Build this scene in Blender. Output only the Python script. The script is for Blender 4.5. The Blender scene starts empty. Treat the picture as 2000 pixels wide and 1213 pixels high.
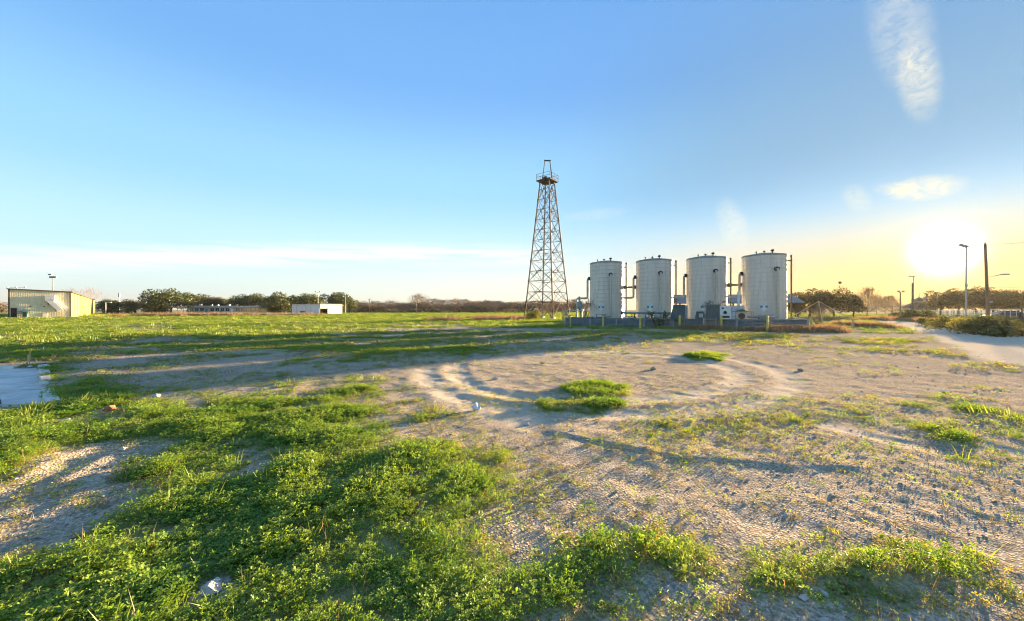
import bpy, math, random
import numpy as np
from mathutils import Vector
R = math.radians
scene = bpy.context.scene
COL = scene.collection
random.seed(7); rng = np.random.default_rng(7)

# ------------------------------------------------------------------ camera
EYE = 1.65          # eye height
F = 750.0           # focal length in photo pixels (photo 2000 wide)
HOR = 605.0         # horizon row in the photo
cam_d = bpy.data.cameras.new('camera'); cam = bpy.data.objects.new('camera', cam_d); COL.objects.link(cam)
cam_d.sensor_width = 36.0; cam_d.lens = 36.0 * F / 2000.0
cam_d.clip_start = 0.05; cam_d.clip_end = 6000
cam.location = (0, 0, EYE); cam.rotation_euler = (R(90) - math.atan((606.5 - HOR) / F), 0, 0)
scene.camera = cam

# ------------------------------------------------------------------ sun, sky, exposure
SUN_AZ, SUN_EL = R(48.4), R(5.8)        # azimuth clockwise from +Y
SUN = Vector((math.sin(SUN_AZ) * math.cos(SUN_EL), math.cos(SUN_AZ) * math.cos(SUN_EL), math.sin(SUN_EL)))
sun_d = bpy.data.lights.new('sun', 'SUN'); sun_d.energy = 3.9; sun_d.angle = R(1.0); sun_d.color = (1.0, 0.75, 0.42)
sun = bpy.data.objects.new('sun', sun_d); COL.objects.link(sun)
sun.rotation_euler = SUN.to_track_quat('Z', 'Y').to_euler(); sun.location = SUN * 200

scene.view_settings.view_transform = 'Standard'; scene.view_settings.look = 'None'
scene.view_settings.exposure = 3.1; scene.view_settings.gamma = 1.0; scene.view_settings.use_curve_mapping = False
scene.cycles.use_denoising = True; scene.cycles.max_bounces = 6; scene.cycles.transparent_max_bounces = 12
scene.cycles.filter_width = 1.1; scene.cycles.volume_bounces = 0; scene.cycles.sample_clamp_indirect = 4.0

class NT:
    """small helper to write node trees"""
    def __init__(s, tree): s.t = tree; s.n = tree.nodes; s.l = tree.links
    def node(s, kind, **kw):
        n = s.n.new(kind)
        for k, v in kw.items(): setattr(n, k, v)
        return n
    def set(s, sock, v):
        if isinstance(v, bpy.types.NodeSocket): s.l.new(v, sock)
        elif v is not None:
            if hasattr(sock.default_value, '__len__') and len(sock.default_value) == 4 and len(v) == 3: v = (*v, 1)
            sock.default_value = v
    def math(s, op, a, b=None, c=None, clamp=False):
        n = s.node('ShaderNodeMath', operation=op, use_clamp=clamp)
        for i, v in enumerate((a, b, c)):
            if v is not None: s.set(n.inputs[i], v)
        return n.outputs[0]
    def vmath(s, op, a, b=None):
        n = s.node('ShaderNodeVectorMath', operation=op)
        s.set(n.inputs[0], a)
        if b is not None: s.set(n.inputs[1], b)
        return n.outputs['Value'] if op in ('DOT_PRODUCT', 'LENGTH', 'DISTANCE') else n.outputs[0]
    def mix(s, f, a, b, mode='MIX'):
        n = s.node('ShaderNodeMix', data_type='RGBA', blend_type=mode)
        s.set(n.inputs['Factor'], f); s.set(n.inputs[6], a); s.set(n.inputs[7], b)
        return n.outputs[2]
    def noise(s, vec, scale, detail=4, rough=.55, dist=0, out=0):
        n = s.node('ShaderNodeTexNoise'); s.set(n.inputs['Vector'], vec)
        n.inputs['Scale'].default_value = scale; n.inputs['Detail'].default_value = detail
        n.inputs['Roughness'].default_value = rough; n.inputs['Distortion'].default_value = dist
        return n.outputs[out]
    def ramp(s, f, lo, hi, a=0.0, b=1.0):
        n = s.node('ShaderNodeMapRange', interpolation_type='SMOOTHSTEP')
        s.set(n.inputs['Value'], f)
        n.inputs['From Min'].default_value = lo; n.inputs['From Max'].default_value = hi
        n.inputs['To Min'].default_value = a; n.inputs['To Max'].default_value = b
        return n.outputs[0]

world = bpy.data.worlds.new('World'); scene.world = world; world.use_nodes = True
world.cycles.sampling_method = 'MANUAL'; world.cycles.sample_map_resolution = 256
def build_world():
    k = NT(world.node_tree); k.n.clear()
    sky = k.node('ShaderNodeTexSky', sky_type='NISHITA', sun_disc=False)
    sky.sun_elevation = SUN_EL; sky.sun_rotation = SUN_AZ
    sky.altitude = 20; sky.air_density = 1.0; sky.dust_density = 1.6; sky.ozone_density = 1.6
    d = k.node('ShaderNodeTexCoord').outputs['Generated']
    sep = k.node('ShaderNodeSeparateXYZ'); k.l.new(d, sep.inputs[0]); x, y, z = sep.outputs
    az = k.math('MULTIPLY', k.math('ARCTAN2', x, y), 180 / math.pi)
    el = k.math('MULTIPLY', k.math('ARCSINE', z), 180 / math.pi)
    # clear winter air: the texture is blended with the pale-to-deep blue that the hazy evening sky shows
    ang = k.math('MULTIPLY', k.math('ARCCOSINE', k.vmath('DOT_PRODUCT', d, tuple(SUN))), 180 / math.pi)
    rp = k.node('ShaderNodeValToRGB'); rp.color_ramp.interpolation = 'EASE'
    k.set(rp.inputs[0], k.math('DIVIDE', el, 90.0))
    stops = [(0.0, (.80, .78, .68)), (.03, (.62, .79, .87)), (.09, (.47, .76, .95)), (.19, (.29, .62, .94)), (.34, (.145, .40, .84)), (.55, (.10, .31, .72)), (1.0, (.07, .22, .58))]
    cr = rp.color_ramp
    cr.elements[1].position = 1.0; cr.elements[0].color = (*[v / GAIN for v in stops[0][1]], 1); cr.elements[1].color = (*[v / GAIN for v in stops[-1][1]], 1)
    for p, c in stops[1:-1]: cr.elements.new(p).color = (*[v / GAIN for v in c], 1)
    col = k.mix(k.ramp(ang, 25, 80, 1.0, .84), sky.outputs[0], rp.outputs[0])
    pale = k.math('MULTIPLY', k.ramp(ang, 95, 40), k.ramp(el, 13, 0))
    col = k.mix(k.math('MULTIPLY', pale, .45), col, tuple(v / GAIN for v in (1.0, .93, .66)))
    warm = k.math('MULTIPLY', k.ramp(ang, 44, 5), k.ramp(el, 13, 1))
    col = k.mix(k.math('MULTIPLY', warm, .95), col, tuple(v / GAIN for v in (.95, .58, .17)))
    grey = k.math('MULTIPLY', k.ramp(ang, 48, 16), k.ramp(el, 7, 20))
    col = k.mix(k.math('MULTIPLY', grey, .7), col, tuple(v / GAIN for v in (.20, .38, .58)))
    # cirrus and small wisps: ice cloud lit by the low sun
    def coords(sx, sy):
        c = k.node('ShaderNodeCombineXYZ'); k.set(c.inputs[0], k.math('MULTIPLY', az, sx)); k.set(c.inputs[1], k.math('MULTIPLY', el, sy))
        return c.outputs[0]
    def wisp(a0, e0, ra, re, shear, soft=0.45):
        da = k.math('SUBTRACT', k.math('SUBTRACT', az, a0), k.math('MULTIPLY', k.math('SUBTRACT', el, e0), shear))
        de = k.math('SUBTRACT', el, e0)
        q = k.math('ADD', k.math('POWER', k.math('ABSOLUTE', k.math('DIVIDE', da, ra)), 2.0), k.math('POWER', k.math('ABSOLUTE', k.math('DIVIDE', de, re)), 2.0))
        return k.ramp(q, 1.25, 0.0, 0, 1)
    n_fine = k.noise(coords(.75, 1.15), 1.0, 7, .62, 1.2)
    n_band = k.noise(coords(.06, 1.1), 1.0, 6, .6, .5)
    # long band low in the left half
    centre = k.math('SUBTRACT', 8.0, k.math('MULTIPLY', k.math('POWER', k.math('ABSOLUTE', k.math('ADD', az, 6.0)), 2.0), 0.0017))
    off = k.math('ABSOLUTE', k.math('SUBTRACT', el, centre))
    band = k.math('MULTIPLY', k.ramp(off, 2.2, .2), k.math('MULTIPLY', k.ramp(az, 16, -8), k.ramp(az, -75, -30, .45, 1)))
    band = k.math('MULTIPLY', band, k.ramp(n_band, .33, .60, .05, 1))
    tot = k.math('MULTIPLY', band, .9)
    for a0, e0, ra, re, sh, amt in ((46.6, 22.5, 1.7, 4.2, -.10, .55), (45.2, 27.5, 2.6, 6.5, -.16, .34), (47.0, 12.2, 3.0, 1.3, -.4, .85), (44.8, 12.6, 1.6, .8, -1.2, .45),
                                (41.9, 12.2, 1.3, 1.7, -.3, .35), (29.8, 11.0, 1.8, 3.4, -.25, .45), (12.2, 13.6, 5.0, .9, 1.5, .22)):
        m = k.math('MULTIPLY', wisp(a0, e0, ra, re, sh), k.ramp(n_fine, .22, .74, .16, 1))
        tot = k.math('ADD', tot, k.math('MULTIPLY', m, amt))
    tot = k.math('MINIMUM', tot, 1.0)
    cloud = k.mix(k.ramp(ang, 60, 4), tuple(v / GAIN for v in (1.0, 1.03, 1.04)), tuple(v / GAIN for v in (1.0, .93, .70)))
    col = k.mix(tot, col, cloud)
    # aureole round the low sun and the glaring disc itself
    for amp, width, tint in ((.55, 2.2, (1.0, .74, .30)), (.08, 9.0, (1.0, .50, .08))):
        gl = k.math('EXPONENT', k.math('DIVIDE', ang, -width))
        col = k.mix(1.0, col, k.mix(1.0, tuple(amp * v / GAIN for v in tint), gl, 'MULTIPLY'), 'ADD')
    core = k.math('EXPONENT', k.math('DIVIDE', k.math('POWER', ang, 2.0), -2 * 1.1 ** 2))
    col = k.mix(1.0, col, k.mix(1.0, tuple(v / GAIN for v in (5.0, 4.8, 4.2)), core, 'MULTIPLY'), 'ADD')
    bg = k.node('ShaderNodeBackground'); k.set(bg.inputs[0], col); bg.inputs[1].default_value = SKY_STRENGTH
    out = k.node('ShaderNodeOutputWorld'); k.l.new(bg.outputs[0], out.inputs[0])
SKY_STRENGTH = 0.10
GAIN = SKY_STRENGTH * 2 ** 2.98     # a radiance that shows as 1 in the picture
build_world()

# ------------------------------------------------------------------ helpers: names, meshes, materials
def tag(o, label=None, cat=None, group=None, kind=None):
    if label: o['label'] = label
    if cat: o['category'] = cat
    if group: o['group'] = group
    if kind: o['kind'] = kind
    return o
def thing(name, label, cat, loc=(0, 0, 0), rz=0.0, group=None):
    o = bpy.data.objects.new(name, None); COL.objects.link(o)
    o.location = loc; o.rotation_euler = (0, 0, rz); o.empty_display_size = .3
    return tag(o, label, cat, group)
def link(name, me, parent=None, loc=None):
    o = bpy.data.objects.new(name, me); COL.objects.link(o)
    if parent is not None: o.parent = parent
    if loc is not None: o.location = loc
    return o
def copy_tree(o, parent=None):
    c = o.copy(); COL.objects.link(c); c.parent = parent
    for ch in list(o.children): copy_tree(ch, c)
    return c
def frame_of(d):
    d = d.normalized(); up = Vector((0, 0, 1)) if abs(d.z) < .95 else Vector((1, 0, 0))
    a = d.cross(up).normalized(); return a, a.cross(d).normalized()
class MB:
    """collects boxes, bars, tubes and turned shapes and links them as ONE mesh object"""
    def __init__(s): s.v = []; s.f = []; s.m = []; s.cur = 0
    def add(s, vs, fs):
        n = len(s.v); s.v += [tuple(p) for p in vs]; s.f += [tuple(i + n for i in f) for f in fs]; s.m += [s.cur] * len(fs); return s
    def box(s, lo, hi):
        (a, b, c), (d, e, f) = lo, hi
        return s.add([(a,b,c),(d,b,c),(d,e,c),(a,e,c),(a,b,f),(d,b,f),(d,e,f),(a,e,f)], [(0,3,2,1),(4,5,6,7),(0,1,5,4),(1,2,6,5),(2,3,7,6),(3,0,4,7)])
    def cbox(s, c, size, rz=0.0, tilt=None):
        hx, hy, hz = size[0] / 2, size[1] / 2, size[2] / 2; ca, sa = math.cos(rz), math.sin(rz); out = []
        for z in (-hz, hz):
            for x, y in ((-hx, -hy), (hx, -hy), (hx, hy), (-hx, hy)):
                p = Vector((x, y, z))
                if tilt is not None: p = tilt @ p
                out.append((c[0] + p.x * ca - p.y * sa, c[1] + p.x * sa + p.y * ca, c[2] + p.z))
        return s.add(out, [(0,3,2,1),(4,5,6,7),(0,1,5,4),(1,2,6,5),(2,3,7,6),(3,0,4,7)])
    def bar(s, p, q, w, h=None):
        p, q = Vector(p), Vector(q); h = h or w; a, b = frame_of(q - p)
        vs = [e + a * (sx * w / 2) + b * (sy * h / 2) for e in (p, q) for sx, sy in ((-1,-1),(1,-1),(1,1),(-1,1))]
        return s.add(vs, [(0,1,2,3),(7,6,5,4),(0,4,5,1),(1,5,6,2),(2,6,7,3),(3,7,4,0)])
    def tube(s, p, q, r0, r1=None, n=10, caps=True):
        p, q = Vector(p), Vector(q); r1 = r0 if r1 is None else r1; a, b = frame_of(q - p); vs = []
        for e, r in ((p, r0), (q, r1)):
            for i in range(n):
                t = 2 * math.pi * i / n; vs.append(e + a * (math.cos(t) * r) + b * (math.sin(t) * r))
        fs = [(i, n + i, n + (i + 1) % n, (i + 1) % n) for i in range(n)]
        if caps: fs += [tuple(range(n)), tuple(range(2 * n - 1, n - 1, -1))]
        return s.add(vs, fs)
    def pipe(s, pts, r, n=10):
        pts = [Vector(p) for p in pts]; rings = []; base = len(s.v); a0 = None
        for i, p in enumerate(pts):
            d = (pts[min(i + 1, len(pts) - 1)] - pts[max(i - 1, 0)])
            if a0 is None: a, b = frame_of(d)
            else:
                dn = d.normalized(); a = (a0 - dn * a0.dot(dn)).normalized(); b = dn.cross(a)
            a0 = a
            rr = r[i] if hasattr(r, '__len__') else r
            s.v += [tuple(p + a * (math.cos(2 * math.pi * j / n) * rr) + b * (math.sin(2 * math.pi * j / n) * rr)) for j in range(n)]
        fs = []
        for i in range(len(pts) - 1):
            for j in range(n):
                k = (j + 1) % n; fs.append((base + i * n + j, base + (i + 1) * n + j, base + (i + 1) * n + k, base + i * n + k))
        fs += [tuple(base + j for j in range(n)), tuple(base + (len(pts) - 1) * n + j for j in range(n - 1, -1, -1))]
        s.f += fs; s.m += [s.cur] * len(fs); return s
    def lathe(s, prof, c=(0, 0, 0), n=48, cap=True):
        vs = [(c[0] + r * math.cos(2 * math.pi * i / n), c[1] + r * math.sin(2 * math.pi * i / n), c[2] + z) for r, z in prof for i in range(n)]
        fs = [(k * n + i, k * n + (i + 1) % n, (k + 1) * n + (i + 1) % n, (k + 1) * n + i) for k in range(len(prof) - 1) for i in range(n)]
        if cap: fs += [tuple(range(n - 1, -1, -1)), tuple((len(prof) - 1) * n + i for i in range(n))]
        return s.add(vs, fs)
    def mesh(s, name, mats, smooth=False):
        me = bpy.data.meshes.new(name); me.from_pydata(s.v, [], s.f); me.update()
        for m in (mats if isinstance(mats, (list, tuple)) else [mats]): me.materials.append(m)
        if any(s.m): me.polygons.foreach_set('material_index', s.m)
        if smooth:
            me.polygons.foreach_set('use_smooth', [True] * len(me.polygons))
            me.set_sharp_from_angle(angle=R(35))
        return me
    def build(s, name, mats, parent=None, smooth=False, loc=None): return link(name, s.mesh(name, mats, smooth), parent, loc)
def elbow(p, d0, d1, r, n=6):
    """points of a bend from direction d0 to d1 with its corner at p"""
    p, d0, d1 = Vector(p), Vector(d0).normalized(), Vector(d1).normalized()
    a, b = p - d0 * r, p + d1 * r; return [a.lerp(p, t).lerp(p.lerp(b, t), t) for t in [i / n for i in range(n + 1)]]

def mat(name, col, col2=None, scale=3.0, rough=.75, bump=0.0, bscale=40.0, metal=0.0, spec=.25, detail=5, stretch=None, streak=None):
    """procedural paint / metal / wood: two tones broken up by noise, optional fine relief"""
    m = bpy.data.materials.new(name); m.use_nodes = True; k = NT(m.node_tree); b = k.n['Principled BSDF']
    co = k.node('ShaderNodeTexCoord').outputs['Object']
    if stretch:
        mp = k.node('ShaderNodeMapping'); mp.inputs['Scale'].default_value = stretch; k.set(mp.inputs[0], co); co = mp.outputs[0]
    c2 = col2 or tuple(v * .72 for v in col)
    f = k.ramp(k.noise(co, scale, detail, .6), .34, .68)
    cc = k.mix(f, col, c2)
    if streak: cc = k.mix(k.ramp(k.noise(co, scale * 2.3, 6, .7), .56, .74), cc, streak)
    k.set(b.inputs['Base Color'], cc); b.inputs['Roughness'].default_value = rough; b.inputs['Metallic'].default_value = metal
    b.inputs['Specular IOR Level'].default_value = spec
    if bump:
        bn = k.node('ShaderNodeBump'); bn.inputs['Strength'].default_value = bump; bn.inputs['Distance'].default_value = .02
        k.set(bn.inputs['Height'], k.noise(co, bscale, 4, .6)); k.l.new(bn.outputs[0], b.inputs['Normal'])
    return m
def leaf_mat(name, col, col2, trans=.45, tint=(1.25, 1.15, .45), patch=1.2, var=.35):
    """thin leaf: diffuse front, light that comes through from behind; tone differs from plant to plant"""
    m = bpy.data.materials.new(name); m.use_nodes = True; k = NT(m.node_tree); k.n.remove(k.n['Principled BSDF']); out = k.n['Material Output']
    pos = k.node('ShaderNodeNewGeometry').outputs['Position']; rnd = k.node('ShaderNodeObjectInfo').outputs['Random']
    f = k.math('ADD', k.math('MULTIPLY', k.ramp(k.noise(pos, patch, 4, .6), .3, .7), 1 - var), k.math('MULTIPLY', rnd, var))
    c = k.mix(f, col, col2)
    c = k.mix(1.0, c, k.mix(k.noise(pos, 60.0, 2), (.6, .6, .6), (1.4, 1.4, 1.4)), 'MULTIPLY')
    d = k.node('ShaderNodeBsdfDiffuse'); k.set(d.inputs[0], c)
    t = k.node('ShaderNodeBsdfTranslucent'); k.set(t.inputs[0], k.mix(1.0, c, tint, 'MULTIPLY'))
    mx = k.node('ShaderNodeMixShader'); mx.inputs[0].default_value = trans
    k.l.new(d.outputs[0], mx.inputs[1]); k.l.new(t.outputs[0], mx.inputs[2])
    g = k.node('ShaderNodeBsdfGlossy'); g.inputs['Roughness'].default_value = .45; g.inputs[0].default_value = (.9, .9, .9, 1)
    m2 = k.node('ShaderNodeMixShader'); m2.inputs[0].default_value = .03
    k.l.new(mx.outputs[0], m2.inputs[1]); k.l.new(g.outputs[0], m2.inputs[2]); k.l.new(m2.outputs[0], out.inputs[0])
    return m

# ------------------------------------------------------------------ numpy noise, layout of the lot
def _hash(ix, iy, seed):
    h = (ix.astype(np.int64) * 374761393 + iy.astype(np.int64) * 668265263 + seed * 1442695041) & 0xFFFFFFFF
    h = ((h ^ (h >> 13)) * 1274126177) & 0xFFFFFFFF
    return ((h ^ (h >> 16)) & 0xFFFF) / 65535.0
def vnoise(x, y, seed=0):
    x0, y0 = np.floor(x), np.floor(y); fx, fy = x - x0, y - y0
    fx = fx * fx * (3 - 2 * fx); fy = fy * fy * (3 - 2 * fy)
    a = _hash(x0, y0, seed); b = _hash(x0 + 1, y0, seed); c = _hash(x0, y0 + 1, seed); d = _hash(x0 + 1, y0 + 1, seed)
    return (a * (1 - fx) + b * fx) * (1 - fy) + (c * (1 - fx) + d * fx) * fy
def fbm(x, y, scale, octv=4, seed=0, gain=.5):
    s = np.zeros_like(x, dtype=float); a = 1.0; t = 0.0; ca, sa = math.cos(.6), math.sin(.6)
    X, Y = x / scale, y / scale
    for o in range(octv):
        s += a * (vnoise(X, Y, seed + o) - .5); t += a; a *= gain
        X, Y = (X * ca - Y * sa) * 2.03 + 5.1, (X * sa + Y * ca) * 2.03 - 3.7
    return s / t * 2
def smooth(a, b, t):
    t = np.clip((t - a) / (b - a), 0, 1); return t * t * (3 - 2 * t)
def G(u, v):
    """ground point seen at photo pixel (u, v)"""
    Z = EYE * F / (v - HOR); return ((u - 1000) * Z / F, Z)
def at(u, Z): return ((u - 1000) * Z / F, Z)
def to_uv(x, y):
    y = np.maximum(y, .8); return 1000 + F * x / y, HOR + EYE * F / y

# how much of the lot is covered by clover and grass: survey rows from far to near, columns across the lot
ROWS = [607, 612, 625, 640, 655, 668, 685, 700, 720, 740, 765, 790, 815, 840, 870, 900, 930, 960, 1000, 1040, 1070, 1100, 1150, 1213, 1500]
TAB = '''8 8 7 6 5 6 6 7 7 7 7 7 7 7 7 5 5 5 5 5 5
8 8 7 6 5 6 6 7 7 6 7 7 7 7 7 5 4 5 3 3 3
9 9 9 8 9 9 9 9 9 8 8 9 9 7 6 5 5 5 2 3 4
9 9 7 6 8 8 7 7 7 6 7 8 8 8 7 6 6 6 5 1 3
7 9 9 9 9 9 7 5 5 3 4 5 6 5 4 4 4 4 4 3 1
6 9 7 8 8 8 6 6 6 3 2 2 2 2 2 2 3 3 3 3 2
7 6 3 4 7 9 9 9 9 8 2 1 1 1 2 1 1 2 2 3 2
6 5 2 4 5 7 7 7 5 3 1 1 1 1 1 1 1 1 2 2 3
4 7 3 3 5 5 5 5 3 2 1 1 1 0 0 0 1 1 1 2 3
2 9 7 3 4 5 4 5 3 2 2 1 1 1 0 0 1 2 2 2 3
1 9 8 4 4 5 4 6 3 2 2 2 2 1 1 1 2 3 3 3 3
1 8 9 6 5 5 5 4 2 2 3 3 2 2 2 2 2 3 3 3 3
9 8 8 6 6 6 6 4 3 2 2 2 2 3 3 3 4 4 3 4 4
9 8 7 6 7 7 8 6 4 2 2 2 3 4 4 4 4 4 3 4 4
9 5 2 4 8 5 8 9 7 5 2 3 3 3 3 4 4 3 2 3 4
8 2 1 5 8 3 8 9 9 7 5 2 2 3 3 3 3 1 1 2 3
5 2 2 5 7 6 9 9 9 8 7 3 1 1 1 1 1 1 0 1 2
2 2 3 6 8 8 9 9 9 9 7 2 1 1 1 1 0 0 0 0 1
2 2 4 7 8 9 9 9 9 8 6 4 2 3 1 1 1 0 0 1 1
2 2 7 8 8 9 9 9 9 8 5 5 4 6 3 2 2 1 1 1 1
2 6 8 8 8 9 9 9 9 8 6 6 6 7 6 6 5 4 4 6 5
6 8 8 8 8 8 9 9 9 8 8 7 6 6 6 7 8 8 6 7 6
8 8 8 8 8 8 9 9 9 9 9 7 5 3 4 6 7 6 4 3 4
8 8 8 7 8 8 9 9 8 8 8 7 5 4 3 2 3 3 2 2 2
6 6 6 6 6 6 6 6 6 6 6 6 5 4 3 3 3 3 3 3 3'''
TAB = np.array([[float(c) for c in r.split()] for r in TAB.split('\n')]) / 9.0
LR = np.log(np.array(ROWS, float) - HOR + .5)
def survey(x, y):
    u, v = to_uv(x, y)
    wob = .5 + .5 * np.clip((v - 640) / 200, 0, 1)
    u = u + 26 * fbm(x, y, .9, 3, 31) * wob; v = v + (v - HOR) * .07 * fbm(x, y, 1.1, 3, 57)
    lv = np.log(np.clip(v, 607.2, 1499) - HOR + .5); i = np.clip(np.searchsorted(LR, lv) - 1, 0, len(LR) - 2)
    t = np.clip((lv - LR[i]) / (LR[i + 1] - LR[i]), 0, 1)
    c = np.clip(u / 100, 0, 19.999); j = c.astype(int); s = c - j
    return (TAB[i, j] * (1 - s) + TAB[i, j + 1] * s) * (1 - t) + (TAB[i + 1, j] * (1 - s) + TAB[i + 1, j + 1] * s) * t
def poly_d(x, y, pts):
    """distance to a polyline, and signed side"""
    best = np.full(x.shape, 1e9); side = np.zeros(x.shape); tt = np.zeros(x.shape); n = len(pts) - 1
    for i, ((ax, ay), (bx, by)) in enumerate(zip(pts[:-1], pts[1:])):
        dx, dy = bx - ax, by - ay; L = dx * dx + dy * dy
        t = np.clip(((x - ax) * dx + (y - ay) * dy) / L, 0, 1); ex, ey = x - ax - t * dx, y - ay - t * dy
        d = np.hypot(ex, ey); k = d < best
        best = np.where(k, d, best); side = np.where(k, np.sign(dx * ey - dy * ex), side); tt = np.where(k, (i + t) / n, tt)
    return best, side, tt
px = lambda *a: [G(u, v) for u, v in a]
ring_px = lambda u, v, ru, rv: px(*[(u + ru * math.cos(a), v + rv * math.sin(a)) for a in [R(-150 + 12 * i) for i in range(29)]])      # wheel marks of a vehicle driven round in a circle
RUTS = [  # polyline, half width, depth, berm
    (px((895, 706), (887, 722), (900, 742), (935, 758), (990, 770), (1060, 782), (1120, 792)), .26, .05, .05),
    (px((822, 712), (836, 742), (872, 770), (930, 797), (1000, 815), (1080, 838)), .28, .03, .04),
    (ring_px(1165, 737, 278, 47), .24, .07, .05),
    (ring_px(1205, 748, 338, 62), .24, .06, .05),
    (px((1560, 820), (1700, 850), (1850, 890), (2000, 940)), .16, .04, .03),
    (px((1590, 800), (1740, 826), (1900, 862), (2050, 905)), .16, .04, .03),
    (px((520, 700), (535, 735), (500, 760), (420, 790), (330, 830)), .20, .05, .05),
    (px((640, 715), (618, 750), (585, 790), (600, 820)), .20, .05, .05),
    (px((-60, 1090), (60, 1052), (170, 1010), (230, 960), (280, 905)), .17, .05, .10),
    (px((-60, 985), (60, 950), (150, 900), (235, 868)), .13, .05, .09)]
LEDGE = px((1040, 838), (1120, 852), (1250, 880), (1340, 893), (1450, 902), (1540, 910), (1640, 912), (1720, 915))
ROAD_L = px((1738, 629.5), (1775, 635), (1830, 646), (1900, 664), (2000, 702), (2120, 770)); ROAD_R = px((1746, 625.5), (1800, 631), (1860, 640), (1920, 651), (2000, 664), (2120, 684))
ROAD = [((a[0] + b[0]) / 2, (a[1] + b[1]) / 2) for a, b in zip(ROAD_L, ROAD_R)]
ROAD_W = [math.dist(a, b) / 2 for a, b in zip(ROAD_L, ROAD_R)]
def road_amt(x, y):
    d, _, t = poly_d(x, y, ROAD); w = np.interp(t, np.linspace(0, 1, len(ROAD)), ROAD_W)
    return smooth(1.12, .8, (d + .3 * fbm(x, y, 1.5, 3, 77)) / np.minimum(w, 2.2))
SLAB = [G(-420, 718), G(82, 716), G(102, 790), G(-420, 806)]
def in_poly(x, y, P):
    r = np.full(np.shape(x), True); n = len(P)
    for i in range(n):
        (ax, ay), (bx, by) = P[i], P[(i + 1) % n]
        r &= ((bx - ax) * (y - ay) - (by - ay) * (x - ax)) <= 0
    return r
def blob(x, y, u, v, ru, rv):
    U, V = to_uv(x, y); return np.clip(1 - np.hypot((U - u) / ru, (V - v) / rv), 0, 1)
MOUNDS = [(1165, 766, 95, 26, .06), (1120, 793, 130, 22, .04), (760, 950, 330, 190, .045), (40, 880, 120, 80, .045), (1700, 1120, 160, 50, .05), (170, 745, 110, 60, .05), (1380, 698, 60, 12, .08),
          (340, 661, 160, 9, .25), (640, 690, 330, 14, .10), (1220, 658, 60, 5, .25)]
CLEAR = [(416, 1153, .13), (574, 1052, .06), (362, 1114, .07), (130, 823, .25), (306, 775, .3), (215, 800, .2), (930, 803, .3)]
def cover(x, y):
    g = survey(x, y) - .02 + .42 * fbm(x, y, .38, 3, 11) + .34 * fbm(x, y, 1.5, 3, 12) + .18 * fbm(x, y, 5.0, 2, 14)
    for u, v, ru, rv, h in MOUNDS[:2] + MOUNDS[6:7]: g = np.maximum(g, 1.1 * smooth(-.02, .62, 1.25 * blob(x, y, u, v, ru, rv) + .42 * fbm(x, y, .35, 4, 5)))
    for P, w, dp, bm in RUTS[:4]:
        d, s, t = poly_d(x, y, P); g = g - .35 * smooth(2.2 * w, .6 * w, d)
    r = np.hypot(x, y); g = g - .40 * smooth(-.02, .30, fbm(x / 4.5, y + .12 * x, 2.2, 3, 17)) * smooth(10, 18, r) * smooth(95, 60, r)
    g = g - 1.6 * road_amt(x, y)
    for u, v, r in CLEAR: X, Y = G(u, v); g = g - 1.0 * smooth(r * 1.5, r * .6, np.hypot(x - X, y - Y))
    g = np.where(in_poly(x, y, SLAB), 0, g)
    return np.clip(g, 0, 1.2)
def height(x, y, fine=True):
    r = np.hypot(x, y)
    h = .022 * fbm(x, y, 5.0, 3, 1) * smooth(2, 9, r) * smooth(140, 60, r) + .012 * fbm(x, y, 1.3, 3, 2) * smooth(60, 20, r)
    h = h + .06 * fbm(x, y, 17.0, 2, 9) * smooth(10, 30, r) * smooth(120, 60, r)
    if fine: h = h + .013 * fbm(x, y, .30, 2, 3) * smooth(40, 15, r) * smooth(1.2, 2.5, r)
    for u, v, ru, rv, a in MOUNDS:
        b = blob(x, y, u, v, ru, rv); h = h + a * b * b * (3 - 2 * b)
    near = smooth(45, 25, r)
    for P, w, dp, bm in RUTS:
        d, s, t = poly_d(x, y, P); w2 = w * (1 + .3 * fbm(x, y, .5, 2, 8)); e = .22 * smooth(0, .08, t) * smooth(1, .92, t) * near
        h = h - e * dp * np.exp(-(d / w2) ** 2) + e * bm * np.exp(-((d - 1.7 * w2) / (w2 * .7)) ** 2) * (.85 + .3 * fbm(x, y, .4, 2, 6))
    d, s, t = poly_d(x, y, LEDGE); e = smooth(0, .1, t) * smooth(1, .85, t)
    h = h + e * .018 * np.where(s > 0, np.exp(-(d / .5) ** 2), np.exp(-(d / .06) ** 2)) * (1 + .5 * fbm(x, y, .5, 3, 21))
    ra = road_amt(x, y); h = h * (1 - .7 * ra)
    # cracked, crusty mud in the right foreground
    U, V = to_uv(x, y); crust = blob(x, y, 1840, 975, 330, 110)
    if fine: h = h + .016 * smooth(0, .5, crust) * (np.abs(fbm(x, y, .24, 2, 41)) - .2)
    dS = np.where(in_poly(x, y, SLAB), -.12, 0); h = np.where(in_poly(x, y, SLAB), -.14, h)
    # embankment under the shrubs on the far side of the lane
    d, s, t = poly_d(x, y, [ROAD_R[i] for i in range(len(ROAD_R))]); h = h + .35 * np.where(s > 0, smooth(.6, 3.5, d), 0) * smooth(90, 40, r) * smooth(3, 8, y)
    return h
def tracks(x, y):
    a = np.zeros_like(x)
    for P, w, dp, bm in RUTS[:6]:
        d, s, t = poly_d(x, y, P); a = np.maximum(a, .7 * smooth(1.7 * w, .5 * w, d + .08 * fbm(x, y, .4, 3, 19)) * smooth(0, .1, t) * smooth(1, .9, t))
    return a
def hz(x, y): return float(height(np.array([float(x)]), np.array([float(y)]))[0])

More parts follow.
